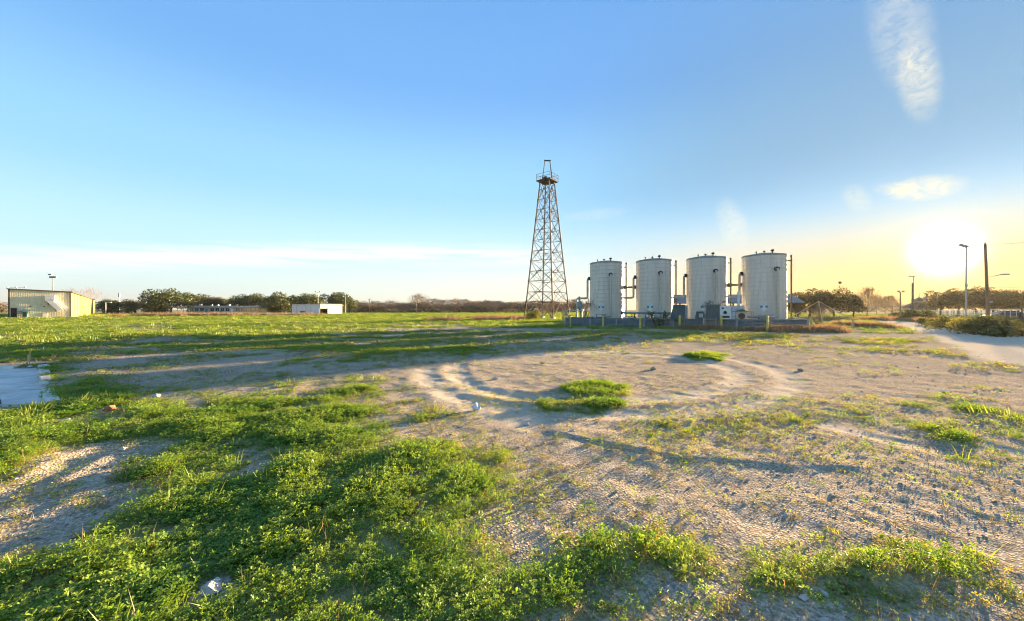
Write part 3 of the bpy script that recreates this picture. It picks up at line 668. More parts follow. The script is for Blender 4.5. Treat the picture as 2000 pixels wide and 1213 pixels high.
BOLL = [(1114, 37.0, 1.0, 'thin yellow bollard at the derrick end of the containment wall'), (1178, 35.2, 1.05, 'yellow bollard before the first tank, below the white pipe sleeve'), (1250.5, 33.4, 1.1, 'yellow bollard left of the palm-like plant'), (1327.5, 32.4, 1.15, 'stout yellow bollard under the left green cabinet'),
        (1409, 31.2, 1.15, 'stout yellow bollard under the white control panel'), (1499, 28.2, 1.15, 'yellow bollard standing out farthest from the wall, before the last tank'), (1584, 30.0, 1.0, 'short yellow bollard at the right end of the wall'), (1596, 31.6, .85, 'yellow banded post beside the pole pyramid')]
for i, (u, Z, h, lb) in enumerate(BOLL):
    x, y = at(u, Z); t = thing('bollard', lb, 'bollard', (x, y, hz(x, y) - .05), 0, 'yellow bollards along the wall'); r = .055 if i == 0 else .085
    MB().lathe([(r, 0), (r, h), (r * .75, h + .05), (.01, h + .07)], n=14).build('post', M_YELLOW, t, True)
    MB().lathe([(r * 2.2, .02), (r * 2.0, .09), (r, .12)], n=14).build('footing', M_CONC, t, True)
    if i == 7:
        for k in range(4): MB().lathe([(r + .004, .25 + .14 * k), (r + .004, .31 + .14 * k)], n=14, cap=False).build('dark_band', M_BLACK, t)

# ------------------------------------------------------------------ equipment between the wall and the tanks
def local(name, label, cat, u, Z, rz=RZ, z=0.0): x, y = at(u, Z); return thing(name, label, cat, (x, y, z), rz)
def cabinet(u, Z, label, slant, panel):
    t = local('equipment_cabinet', label, 'cabinet', u, Z); b = MB(); w, d, z0, z1 = 1.0, .8, .85, 2.05
    b.add([(-w/2-slant, -d/2, z0), (w/2, -d/2, z0), (w/2, d/2, z0), (-w/2-slant, d/2, z0), (-w/2, -d/2, z1), (w/2, -d/2, z1), (w/2, d/2, z1), (-w/2, d/2, z1)], [(0,3,2,1),(4,5,6,7),(0,1,5,4),(1,2,6,5),(2,3,7,6),(3,0,4,7)])
    b.build('housing', M_GREEN, t); MB().box((-w/2-.04, -d/2-.04, z1), (w/2+.04, d/2+.04, z1+.05)).build('lid', M_GREEN, t)
    for x in (-w/2-slant+.05, w/2-.05):
        for y in (-d/2+.05, d/2-.05): MB().bar((x, y, 0), (x, y, z0), .06).build('leg', M_STEEL, t)
    if panel:
        p = MB().box((w/2+.01, -d/2-.02, z0), (w/2+.85, -d/2+.25, z1-.1)).build('control_panel', M_WHITE, t)
        MB().lathe([(.14, 0), (.14, .02)], n=16).build('dial', M_BLACK, p).matrix_local = __import__('mathutils').Matrix.Translation((w/2+.40, -d/2-.02, 1.42)) @ __import__('mathutils').Matrix.Rotation(R(90), 4, 'X')
        MB().box((w/2+.12, -d/2-.05, z0+.1), (w/2+.74, -d/2-.02, z0+.28)).build('vent_slot', M_BLACK, p)
        MB().box((w/2+.14, -d/2-.04, 1.72), (w/2+.30, -d/2-.02, 1.85)).build('switch', M_BLACK, p)
    else:
        for k, (z, dx) in enumerate(((1.0, .0), (1.3, .05), (1.65, -.02))): MB().tube((w/2+.1+dx, -.1, z), (w/2+.1+dx, -.1, z + .26), .07, n=8).build('gauge', M_WHITE if k % 2 else M_STEEL, t)
        MB().box((w/2+.02, -d/2, z0), (w/2+.2, d/2, z1-.02)).build('gauge_board', M_BLUE, t)
cabinet(1326, 34.3, 'dark green slant-sided cabinet on legs without a white panel', .22, False)
cabinet(1392, 33.2, 'dark green cabinet with a white control panel at its side', .12, True)
def pump_skid():
    t = local('pump_skid', 'blue pump under a small flat canopy at the derrick end', 'pump', 1122, 39.4); w, d, h = 1.9, 1.2, 1.55
    for x in (-w/2, w/2):
        for y in (-d/2, d/2): MB().bar((x, y, 0), (x, y, h), .07).build('post', M_STEEL, t)
    MB().box((-w/2-.12, -d/2-.12, h), (w/2+.12, d/2+.12, h+.08)).build('canopy', M_STEEL, t)
    m = MB().tube((-.6, 0, .62), (.25, 0, .62), .30, n=16).build('motor', mat('blue_motor', (.05, .12, .30), (.04, .09, .22), 4, .5), t, True)
    MB().lathe([(.2, 0), (.36, .1), (.36, .4), (.2, .5)], (.6, 0, .4), 16).build('pump_casing', M_STEEL, t, True); MB().box((-.8, -.35, .05), (.95, .35, .3)).build('base', M_BLUE, t)
    MB().pipe([(.6, 0, .8), (.6, 0, 1.9), (.55, 0, 2.3), (.5, 0, 3.0)], .09, 10).build('outlet_pipe', M_BLUE, t, True)
    MB().lathe([(.10, 0), (.26, .08), (.26, .75), (.12, .9)], (.55, 0, h + .1), 14).build('filter_pot', M_BLUE, t, True)
    MB().box((-w/2-.05, -d/2-.06, 1.0), (-w/2+.75, -d/2-.02, 1.12)).build('yellow_rail', M_YELLOW, t)
pump_skid()
def manifold():
    t = local('manifold_pipe', 'long blue-grey manifold pipe on hangers between first and third tank', 'pipe', 1264, 37.2)
    MB().tube((-2.3, 0, 1.35), (2.1, 0, 1.35), .10, n=12).build('pipe', M_BLUE, t, True)
    for k in range(7):
        x = -2.1 + k * .66; MB().bar((x, 0, 0), (x, 0, 1.3), .055).build('support', M_BLUE, t)
        if k % 2: MB().tube((x + .3, 0, .55), (x + .3, 0, 1.3), .06, n=8).lathe([(.13, 0), (.13, .05)], (x + .3, 0, .85), 12).build('valve', M_BLACK, t, True)
    MB().tube((-2.3, 0, 1.35), (-2.45, 0, 1.35), .18, n=12).build('end_flange', M_BLACK, t, True)
    MB().tube((-2.25, -.1, .75), (-1.75, -.1, .75), .2, n=14).build('white_drum', M_WHITE, t, True)
manifold()
def rail_frame(u, Z, w, h, label):
    t = local('step_frame', label, 'step', u, Z)
    for x in (-w/2, w/2): MB().bar((x, 0, 0), (x, 0, h), .05).build('upright', M_CREAM, t)
    for k in range(4): z = h * (k + .5) / 4; MB().box((-w/2+.026, -.14, z), (w/2-.026, .14, z + .04)).build('tread', M_STEEL, t)
rail_frame(1386, 32.6, .95, .95, 'small metal step frame beneath the cabinet with the white panel')
def green_drum():
    t = local('pump_housing', 'green tapered pump housing with a pale plate before third tank', 'pump', 1368, 35.4)
    MB().lathe([(.48, 0), (.46, .9), (.36, 1.45), (.30, 1.5)], n=18).build('body', M_GREEN, t, True); MB().lathe([(.42, 1.46), (.42, 1.54)], n=18).build('lid', M_STEEL, t, True)
    MB().box((-.16, -.52, .95), (.18, -.44, 1.3)).build('plate', M_WHITE, t); MB().tube((.5, -.1, 1.0), (1.0, -.1, 1.0), .17, n=14).build('cream_sleeve', M_CREAM, t, True)
green_drum()
def white_pump():
    t = local('fan_box', 'cream box with a round black opening under a wire frame', 'fan box', 1447.5, 33.6)
    MB().box((-.42, -.3, .75), (.42, .3, 1.5)).build('case', M_CREAM, t)
    o = MB().lathe([(.24, 0), (.26, .03), (.22, .04)], n=22).build('opening', M_BLACK, t); o.rotation_euler = (R(90), 0, 0); o.location = (0, -.3, 1.1)
    MB().add([(-.5, -.36, 1.5), (.5, -.36, 1.5), (0, -.36, 1.72), (-.5, .36, 1.5), (.5, .36, 1.5), (0, .36, 1.72)], [(0, 1, 2), (5, 4, 3), (0, 2, 5, 3), (2, 1, 4, 5), (1, 0, 3, 4)]).build('lid', M_DARKPIPE, t)
    for x in (-.95, .85):
        for y in (-.4, .4): MB().bar((x, y, 0), (x, y, 1.5), .045).build('frame_post', M_STEEL, t)
    for y in (-.4, .4): MB().bar((-.95, y, 1.48), (.85, y, 1.48), .045).build('frame_rail', M_STEEL, t)
    MB().tube((-.2, -.2, .1), (-.2, -.2, .7), .18, n=12).build('hose_drum', M_BLACK, t, True)
white_pump()
def tote():
    t = local('liquid_tote', 'pale boxy container in a cage between third and fourth tank', 'tote', 1434, 37.6)
    MB().box((-.75, -.5, .35), (.75, .5, 2.0)).build('bottle', M_PLASTIC, t)
    for x in (-.77, -.26, .26, .77): MB().bar((x, -.53, .2), (x, -.53, 2.05), .04).build('cage_bar', M_STEEL, t)
    for z in (.5, 1.0, 1.5, 2.03): MB().bar((-.8, -.56, z), (.8, -.56, z), .035).build('cage_ring', M_STEEL, t)
    MB().box((-.8, -.55, .12), (.8, .55, .30)).build('pallet', M_WOOD, t); MB().tube((.35, -.2, 0), (.35, -.2, 3.4), .13, n=10).build('white_standpipe', M_WHITE, t, True)
tote()
def long_pipe():
    t = local('transfer_pipe', 'long pale transfer pipe lying along the front of last tank', 'pipe', 1478, 34.6)
    MB().tube((-1.5, 0, 1.02), (1.0, 0, 1.02), .10, n=12).build('pipe', M_BLUE, t, True); MB().tube((1.0, 0, 1.02), (1.35, 0, 1.02), .22, n=14).build('valve_body', M_STEEL, t, True)
    for x in (-1.3, -.1, .9): MB().bar((x, 0, 0), (x, 0, .94), .07).build('support', M_STEEL, t)
long_pipe()

# ------------------------------------------------------------------ steel derrick
def derrick():
    x, y = at(1069, 72); t = thing('oil_derrick', 'tall dark lattice oil derrick left of the tanks', 'derrick', (x, y, 0), R(53)); D = 72 / F
    z_of = lambda row: (HOR - row) * D + EYE
    lv = [0.0] + [z_of(300 + q / 3.567) for q in (1035, 965, 890, 822, 750, 682, 608, 535, 465, 395, 325, 255, 196)]
    hb, ht, top = 4.35 / math.sqrt(2), 1.36 / math.sqrt(2), lv[-1]
    c = lambda k, z: Vector(((1, 1, -1, -1)[k] * (hb + (ht - hb) * z / top), (1, -1, -1, 1)[k] * (hb + (ht - hb) * z / top), z))
    for k in range(4):
        MB().bar(c(k, 0), c(k, top), .18).build('leg', M_RUST, t); MB().cbox((c(k, 0).x, c(k, 0).y, .1), (.8, .8, .5)).build('footing', M_CONC, t)
        for i in range(1, len(lv)):
            a, b = c(k, lv[i]), c((k + 1) % 4, lv[i]); MB().bar(a, b, .085, .14 if i == 1 else .085).build('girt', M_RUST, t)
        for i in range(1, len(lv) - 2, 2):
            for s in (0, 1):
                a, b = (c(k, lv[i]), c((k + 1) % 4, lv[i + 2])) if s == 0 else (c((k + 1) % 4, lv[i]), c(k, lv[i + 2]))
                off = (c(k, 0) + c((k + 1) % 4, 0)).normalized() * (.06 * (1 if s else -1)); MB().bar(a + off, b + off, .075).build('brace', M_RUST, t)
            m0 = (c(k, lv[i]) + c((k + 1) % 4, lv[i])) / 2
            for q in (k, (k + 1) % 4): MB().bar(m0, c(q, lv[i + 1]), .055).build('sub_brace', M_RUST, t)
            g = (c(k, lv[i + 1]) + c((k + 1) % 4, lv[i + 1])) / 2; MB().cbox(tuple(g), (.26, .26, .30)).build('gusset', M_RUST, t)
            g = c(k, lv[i]); MB().cbox(tuple(g), (.28, .28, .34)).build('gusset', M_RUST, t)
        m = (c(k, lv[1]) + c((k + 1) % 4, lv[1])) / 2
        for q in (k, (k + 1) % 4): MB().bar(c(q, .1), m, .08).build('brace', M_RUST, t)
    # crown platform with railing
    s = 1.48; zt = top + .1; dk = MB()
    for i in range(7): w = -s + (i + .5) * 2 * s / 7; dk.box((w - .15, -s, zt), (w + .15, s, zt + .07))
    dk.box((-s, -s, zt - .18), (s, -s + .1, zt)).box((-s, s - .1, zt - .18), (s, s, zt)).box((-s, -s + .1, zt - .18), (-s + .1, s - .1, zt)).box((s - .1, -s + .1, zt - .18), (s, s - .1, zt)); dk.build('platform', M_RUST, t)
    for k in range(4):
        a = Vector(((1, 1, -1, -1)[k] * s, (1, -1, -1, 1)[k] * s, zt)); b = Vector(((1, 1, -1, -1)[(k + 1) % 4] * s, (1, -1, -1, 1)[(k + 1) % 4] * s, zt))
        for f in (0, .5): MB().bar(a.lerp(b, f), a.lerp(b, f) + Vector((0, 0, 1.15)), .06).build('rail_post', M_RUST, t)
        for h in (.6, 1.15): MB().bar(a + Vector((0, 0, h)), b + Vector((0, 0, h)), .05).build('handrail', M_RUST, t)
        MB().bar(a * .55 + Vector((0, 0, zt * .45)), a, .1).build('platform_strut', M_RUST, t)
    for x0 in (-.55, .55): MB().tube((x0, -.25, zt + .35), (x0, .25, zt + .35), .42, n=14).build('crown_sheave', M_RUST, t, True)
    MB().box((-1.0, -.45, zt + .08), (1.0, -.35, zt + .6)).box((-1.0, .35, zt + .08), (1.0, .45, zt + .6)).build('crown_block', M_RUST, t)
    H = z_of(314) - zt; ax = Vector((.62, -.78, 0)).normalized(); ay = Vector((.78, .62, 0))
    for s1 in (-1, 1):
        for s2 in (-1, 1): MB().bar(ax * (s1 * .95) + ay * (s2 * .35) + Vector((0, 0, zt + .05)), ax * (s1 * .47) + ay * (s2 * .10) + Vector((0, 0, zt + H)), .09).build('gin_pole_leg', M_RUST, t)
        for f in (.35, .65): MB().bar(ax * (s1 * (.95 - .48 * f)) + ay * -.3 + Vector((0, 0, zt + H * f)), ax * (s1 * (.95 - .48 * f)) + ay * .3 + Vector((0, 0, zt + H * f)), .06).build('gin_pole_tie', M_RUST, t)
    MB().bar(ax * -.62 + Vector((0, 0, zt + H)), ax * .62 + Vector((0, 0, zt + H)), .22, .2).build('gin_pole_beam', M_RUST, t)
    # ladder on one face
    p0, p1 = (c(0, lv[1]) * .6 + c(1, lv[1]) * .4), (c(0, lv[9]) * .6 + c(1, lv[9]) * .4); sd = Vector((0, 1, 0)) * .2
    l = MB()
    for q in (-1, 1): l.bar(p0 + sd * q + Vector((.1, 0, 0)), p1 + sd * q + Vector((.1, 0, 0)), .04)
    for i in range(34): f = (i + .5) / 34; l.bar(p0.lerp(p1, f) - sd + Vector((.1, 0, 0)), p0.lerp(p1, f) + sd + Vector((.1, 0, 0)), .025)
    l.build('ladder', M_STEEL, t)
derrick()

# ------------------------------------------------------------------ pavilion behind the tanks
def pavilion():
    x0, y0 = at(1328, 70); t = thing('picnic_pavilion', 'open pavilion with a blue-grey roof behind the third and fourth tanks', 'pavilion', (x0, y0, 0), R(-12)); L, W = 19.0, 8.0
    rf = MB(); rf.add([(-.6, -.8, 3.0), (L + .6, -.8, 3.0), (L + .6, W / 2, 4.5), (-.6, W / 2, 4.5), (-.6, W + .8, 3.0), (L + .6, W + .8, 3.0)], [(0, 1, 2, 3), (3, 2, 5, 4)])
    rf.add([(-.6, -.8, 2.85), (L + .6, -.8, 2.85), (L + .6, W / 2, 4.35), (-.6, W / 2, 4.35), (-.6, W + .8, 2.85), (L + .6, W + .8, 2.85)], [(3, 2, 1, 0), (4, 5, 2, 3)]); rf.box((-.6, -.84, 2.8), (L + .6, -.80, 3.02)); rf.build('roof', M_ROOFB, t)
    for yg, nm in ((0.05, 'gable'), ):
        for xx in (0, L): MB().add([(xx, 0, 3.0), (xx, W, 3.0), (xx, W / 2, 4.3), (xx + .08, 0, 3.0), (xx + .08, W, 3.0), (xx + .08, W / 2, 4.3)], [(0, 1, 2), (5, 4, 3), (0, 3, 4, 1), (1, 4, 5, 2), (2, 5, 3, 0)]).build('gable', M_TRIM, t)
    for i in range(6):
        for yy in (.1, W - .1): MB().bar((L * i / 5, yy, 0), (L * i / 5, yy, 2.95), .22).build('column', M_TRIM, t)
    for k in range(4): MB().box((1 + 4.6 * k, 3, .7), (3.6 + 4.6 * k, 3.9, .78)).box((1.8 + 4.6 * k, 3.2, 0), (2.0 + 4.6 * k, 3.7, .7)).box((3.0 + 4.6 * k, 3.2, 0), (3.2 + 4.6 * k, 3.7, .7)).build('built_in_table', M_WOOD, t)
    MB().box((-.3, -.5, -.05), (L + .3, W + .5, .06)).build('floor_slab', M_CONC, t)
pavilion()

# ------------------------------------------------------------------ warehouse on the left
def ribbed(L, h0, h1, n, d=.06):
    """vertical-rib sheet in the xz plane, its top sloping from h0 to h1"""
    mb = MB(); w = L / n; pr = []
    for i in range(n): x = i * w; pr += [(x, 0), (x + w * .62, 0), (x + w * .70, -d), (x + w * .92, -d)]
    pr.append((L, 0)); m = len(pr); vs = [(x, y, 0) for x, y in pr] + [(x, y, h0 + (h1 - h0) * x / L) for x, y in pr]
    return mb.add(vs, [(i, i + 1, m + i + 1, m + i) for i in range(m - 1)])
def warehouse():
    t = thing('metal_warehouse', 'long cream metal warehouse with a chute on its ribbed end wall', 'warehouse', (-97.55, 74.45, 0), R(45.3)); W, L = 7.85, 92.0; h0, h1 = 5.6, 5.25
    ribbed(W, h0, h1, 36).build('end_wall', M_METALWALL, t)
    pan = MB().box((-.06, .06, 0), (0, L / 11 - .06, h1 - .05)).box((-.02, L / 11 - .06, 0), (.06, L / 11 + .06, h1 - .05)).mesh('wall_panel', [M_METALWALL2])
    for i in range(11): link('wall_panel', pan, t, (W, i * L / 11, 0))
    MB().box((-.04, 0, 0), (.05, L, h0)).build('back_wall', M_METALWALL, t); MB().box((0, L - .1, 0), (W, L, h1)).build('far_wall', M_METALWALL, t)
    MB().add([(-.25, -.3, h0 + .02), (W + .3, -.3, h1 + .02), (W + .3, L + .2, h1 + .02), (-.25, L + .2, h0 + .02), (-.25, -.3, h0 + .2), (W + .3, -.3, h1 + .2), (W + .3, L + .2, h1 + .2), (-.25, L + .2, h0 + .2)], [(0,3,2,1),(4,5,6,7),(0,1,5,4),(1,2,6,5),(2,3,7,6),(3,0,4,7)]).build('roof', M_TRIM, t)
    for x in (0, W): MB().box((x - .09, -.1, 0), (x + .09, .06, h1 if x else h0)).build('corner_trim', M_TRIM, t)
    # chute: a hood high on the wall and a trough sloping down to the right
    MB().box((4.55, -1.0, 3.45), (5.75, -.06, 4.5)).build('chute_hood', M_SHED, t)
    def slope(x0, z0, x1, z1, w, y0, y1, m, nm):
        d = Vector((x1 - x0, 0, z1 - z0)).normalized(); nrm = Vector((-d.z, 0, d.x)) * w; a, b = Vector((x0, 0, z0)), Vector((x1, 0, z1)); vs = []
        for yy in (y0, y1): vs += [(p.x, yy, p.z) for p in (a, b, b + nrm, a + nrm)]
        return MB().add(vs, [(0, 1, 2, 3), (7, 6, 5, 4), (0, 4, 5, 1), (1, 5, 6, 2), (2, 6, 7, 3), (3, 7, 4, 0)]).build(nm, m, t)
    slope(4.7, 3.45, 6.3, 1.25, .75, -1.0, -.35, M_SHED, 'chute_trough'); slope(5.75, 3.5, 7.2, 1.6, .5, -.30, -.1, M_SHED, 'chute_cover')
    for x, z in ((4.6, 3.4), (5.6, 2.0)): MB().bar((x + .3, -.3, z), (x + .3, -.06, z - .8), .08).build('chute_bracket', M_TRIM, t)
    d = MB().box((.25, -.12, 0), (.95, -.05, 1.9)).build('door', M_DARK, t); MB().box((.22, -.16, 1.9), (.98, -.05, 2.0)).build('door_head', M_TRIM, d)
    a = MB().box((1.75, -.9, .1), (2.3, -.15, 1.7)).build('air_unit', M_TEAL, t); MB().box((1.8, -.93, .3), (2.25, -.9, 1.2)).build('grille', M_DARK, a)
    for k in range(3): MB().box((1.0, -.4, .4 + .45 * k), (1.74, -.2, .55 + .45 * k)).build('pipe_rack', M_STEEL, t)
    h = MB().box((4.15, -.14, 0), (4.75, -.05, .95)).build('hatch', M_METALWALL, t); MB().box((4.10, -.16, 0), (4.15, -.05, 1.0)).box((4.15, -.16, .95), (4.8, -.05, 1.0)).build('hatch_frame', M_DARK, h)
    for x in (2.55, 4.3): MB().box((x, -.35, 2.25), (x + .18, -.08, 2.42)).build('wall_lamp', M_DARK, t)
    MB().box((-.05, -.2, -.1), (W + .15, L, .12)).build('plinth', M_CONC, t)
warehouse()

# ------------------------------------------------------------------ low school building and white shed
def school():
    x, y = at(366, 165); t = thing('low_building', 'long low flat-roofed building in front of the oaks', 'building', (x, y, 0), R(4)); L, D, H = 33.0, 12.0, 3.0
    MB().box((0, 0, 0), (L, D, H)).build('wall', M_BRICK, t); rf = MB().box((-.5, -.7, H), (L + .5, D, H + .35)).build('roof', M_SHED, t)
    for xx, s in ((3.6, .9), (8.5, .6), (11, .6), (15.5, .8), (19, .6), (30.5, 1.9)): MB().box((xx, 1.5, H + .35), (xx + s, 1.5 + s, H + .4 + .8 * s)).build('roof_unit', M_STEEL, rf)
    k = 0
    for i in range(15):
        xx = 1.0 + i * 2.1
        if i in (3, 8): o = MB().box((xx, -.06, 0), (xx + 1.0, -.01, 2.2)).build('door', M_TEAL if i == 3 else M_WHITE, t); continue
        w = MB().box((xx - .06, -.08, .95), (xx + 1.66, -.01, 2.5)).build('window', M_WHITE, t)
        for q in (0, 1): MB().box((xx + .02 + q * .82, -.10, 1.03), (xx + .76 + q * .82, -.08, 2.42)).build('pane', M_GLASS, w)
    MB().box((-6.0, -1.0, 2.5), (-.5, 3, 2.65)).build('canopy', M_STEEL, t)
    for xx in (-5.8, -3.4, -1.0): MB().bar((xx, -.8, 0), (xx, -.8, 2.5), .12).build('canopy_post', M_STEEL, t)
school()
def shed():
    t = thing('white_shed', 'white metal shed with an open dark doorway beyond the field', 'shed', (-70.0, 140.0, 0), R(-25)); L, M_, H = 15.3, 9.8, 3.7
    pan = MB().box((.05, -.05, 0), (L / 6 - .05, .05, H)).mesh('wall_panel', M_SHED); seam = MB().box((-.09, -.02, 0), (.05, .06, H)).mesh('seam', M_GREEN)
    for i in range(6): link('wall_panel', pan, t, (-L + i * L / 6, 0, 0)); link('seam', seam, t, (-L + i * L / 6, 0, 0))
    pk = mat('sunlit_shed_sheet', (.58, .50, .46), (.50, .42, .38), .8, .6)  # shed sheet again, with the pinkish sunlight of this face put into its colour
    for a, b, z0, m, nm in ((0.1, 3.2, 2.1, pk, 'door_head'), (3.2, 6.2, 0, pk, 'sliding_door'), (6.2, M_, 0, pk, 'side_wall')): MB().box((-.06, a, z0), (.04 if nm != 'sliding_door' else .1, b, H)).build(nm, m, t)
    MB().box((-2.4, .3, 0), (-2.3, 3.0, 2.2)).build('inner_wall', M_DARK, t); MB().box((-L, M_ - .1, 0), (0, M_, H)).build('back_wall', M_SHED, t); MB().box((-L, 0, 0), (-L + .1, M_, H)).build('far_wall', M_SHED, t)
    MB().box((-L - .2, -.2, H), (.25, M_ + .2, H + .2)).build('roof', M_TRIM, t)
    for k in range(5): MB().box((.10, 3.5 + .5 * k, 1.4), (.13, 3.75 + .5 * k, 1.6)).build('door_bracket', M_TRIM, t)
    MB().box((-L + 5, -.5, .6), (-L + 7.4, -.1, 1.2)).build('wall_rack', M_GREEN, t)
shed()
def far_hall():
    x, y = at(905, 330); t = thing('distant_hall', 'distant grey hall with a shallow roof above the bare trees', 'building', (x, y, 0), R(3)); L, H = 36, 6.0
    MB().box((0, 0, 0), (L, 18, H)).build('wall', M_ROOFB, t); MB().add([(-.6, -.6, H), (L + .6, -.6, H), (L - 4, 9, H + 3), (4, 9, H + 3), (-.6, 18.6, H), (L + .6, 18.6, H)], [(0, 1, 2, 3), (3, 2, 5, 4), (0, 3, 4), (1, 5, 2)]).build('roof', M_ROOFB, t)
    for i in range(7): MB().box((2 + i * 4.8, -.08, 1.5), (4.4 + i * 4.8, -.02, 3.2)).build('window', M_GLASS, t)
far_hall()
def cupola_house():
    x, y = at(1795, 120); t = thing('gazebo', 'small hip-roofed building with a cupola and spire beside the lane', 'building', (x, y, 0), R(-30)); s = 3.4
    MB().box((-2.8, -2.8, 0), (2.8, 2.8, 2.3)).build('wall', M_BRICK, t)
    def hip(s, z0, z1, r): return MB().add([(-s, -s, z0), (s, -s, z0), (s, s, z0), (-s, s, z0), (-r, -r, z1), (r, -r, z1), (r, r, z1), (-r, r, z1)], [(0,3,2,1),(4,5,6,7),(0,1,5,4),(1,2,6,5),(2,3,7,6),(3,0,4,7)])
    hip(s, 2.3, 3.9, 1.2).build('roof', M_TRIM, t); c = MB().box((-1.0, -1.0, 3.9), (1.0, 1.0, 4.35)).build('cupola', M_WHITE, t); hip(1.7, 4.35, 5.6, .08).build('cupola_roof', M_TRIM, c); MB().tube((0, 0, 5.6), (0, 0, 7.6), .09, .02, n=6).build('spire', M_TRIM, c)
cupola_house()

# ------------------------------------------------------------------ poles and lamps
def pole(name, label, u, Z, top, parts, r=.12, m=None, lean=0.0, base=None):
    x, y = at(u, Z); h = (HOR - top) * Z / F + EYE; t = thing(name, label, 'utility pole' if name == 'utility_pole' else 'light pole', (x, y, hz(x, y) - .1)); m = m or M_STEEL
    MB().tube((0, 0, 0), (lean * h, 0, h), r, r * .65, n=10).build('pole', m, t, True)
    for p in parts(h, lean * h): p[1].build(p[0], p[2], t)
def heads(n, w, drop=.0, tilt=.3):
    def f(h, dx):
        out = [('crossarm', MB().bar((dx - w, 0, h - .1), (dx + w, 0, h - .1), .12), M_STEEL)]
        for i in range(n): xx = dx - w + 2 * w * i / max(1, n - 1); out.append(('floodlight', MB().cbox((xx, -.2, h + .12), (.55, .5, .45), .2), M_STEEL))
        return out
    return f
pole('stadium_light', 'tall stadium light mast behind the warehouse roof', 103, 190, 541, lambda h, d: [('lamp_bank', MB().cbox((.2, 0, h), (3.4, .4, .9)).cbox((-1.2, 0, h + 1.3), (1.8, .4, .6)), M_ROOFB)], .26, M_ROOFB)
pole('stadium_light', 'short three-headed light mast over the warehouse left end', 33, 200, 561, heads(3, 4.5), .26, M_ROOFB)
pole('street_light', 'thin white lamp post before the dark trees right of warehouse', 206.5, 150, 590, lambda h, d: [('lamp_head', MB().box((0, -.2, h - .1), (2.2, .2, h + .1)), M_SHED)], .16, M_SHED)
pole('radio_mast', 'far radio mast over the trees right of the warehouse', 233, 330, 578, lambda h, d: [('antenna_drum', MB().tube((0, 0, h - 1), (0, 0, h + 2.6), .7, n=8), M_STEEL)], .3)
pole('street_light', 'slim lamp post behind the white shed', 621, 170, 570, heads(2, .9), .14)
pole('street_light', 'lamp post at the right corner of the white shed', 675, 150, 579, heads(2, .9), .12)
pole('utility_pole', 'plain pole before the bare trees right of the white shed', 722, 190, 583, lambda h, d: [('crossarm', MB().bar((-.9, 0, h - .3), (.9, 0, h - .3), .14), M_WOOD)], .2, M_WOOD)
pole('utility_pole', 'dark pole before the tallest bare tree', 813, 190, 578, lambda h, d: [('crossarm', MB().bar((-1.0, 0, h - .3), (1.0, 0, h - .3), .14), M_WOOD)], .22, M_WOOD)
pole('street_light', 'thin ball-topped lamp post between the leafy trees right of tanks', 1640.5, 85, 554, lambda h, d: [('lamp_head', MB().lathe([(.05, 0), (.3, .2), (.3, .5), (.1, .6)], (0, 0, h), 10), M_DARK)], .07)
pole('floodlight_pole', 'wooden pole with two floodlights left of the lane end', 1758.5, 85, 570, lambda h, d: [('crossarm', MB().bar((-.35, 0, h - .1), (.35, 0, h - .1), .07), M_STEEL)] + [('floodlight', MB().cbox((s * .5, -.1, h + .2), (.42, .32, .34), s * .4), M_STEEL) for s in (-1, 1)], .16, M_WOOD)
pole('utility_pole', 'wooden utility pole with a raised lamp left of the gazebo', 1782.5, 70, 552, lambda h, d: [('lamp_mast', MB().tube((.15, 0, h - 1.5), (.15, 0, h + 1.2), .05, n=8), M_STEEL), ('lamp_head', MB().cbox((-.15, 0, h + 1.25), (1.0, .3, .16)), M_STEEL), ('bracket_arm', MB().pipe([(.1, 0, 3.3), (1.2, 0, 3.9), (2.4, 0, 4.0)], .04, 6).cbox((2.6, 0, 4.0), (.6, .25, .12)), M_STEEL)], .20, M_WOOD)
pole('utility_pole', 'slim pole with a small transformer right of the gazebo', 1809, 95, 573, lambda h, d: [('transformer', MB().tube((-.35, 0, h - 1.6), (-.35, 0, h - .9), .22, n=10), M_STEEL)], .12, M_WOOD)
pole('utility_pole', 'thin bare post in front of the grove left edge', 1820, 100, 580, lambda h, d: [('cap', MB().tube((0, 0, h), (0, 0, h + .2), .14, n=8), M_WOOD)], .12, M_WOOD)
pole('street_light', 'tall slim street light with a tilted lamp in front of the sun', 1887, 44, 481, lambda h, d: [('collar', MB().tube((0, 0, 4.3), (0, 0, 4.55), .13, n=10), M_STEEL), ('lamp_head', MB().cbox((-.3, 0, h + .02), (.85, .32, .2), 0, __import__('mathutils').Matrix.Rotation(R(16), 3, 'Y')), M_STEEL)], .085)
pole('utility_pole', 'leaning wooden utility pole with a long lamp arm at right', 1931, 36, 480, lambda h, d: [('lamp_arm', MB().pipe([(d * .62 + .1, 0, h * .60), (d * .62 + .7, 0, h * .615), (d * .62 + 1.5, 0, h * .635)], .035, 8), M_STEEL), ('lamp_head', MB().cbox((d * .62 + 1.75, 0, h * .637), (.6, .24, .12)), M_STEEL), ('insulator', MB().lathe([(.05, 0), (.09, .06), (.05, .12), (.07, .2)], (d, 0, h), 10), M_STEEL), ('bracket', MB().cbox((d * .3 + .25, 0, h * .30), (.3, .15, .15)), M_STEEL)], .135, M_WOOD, -.045)
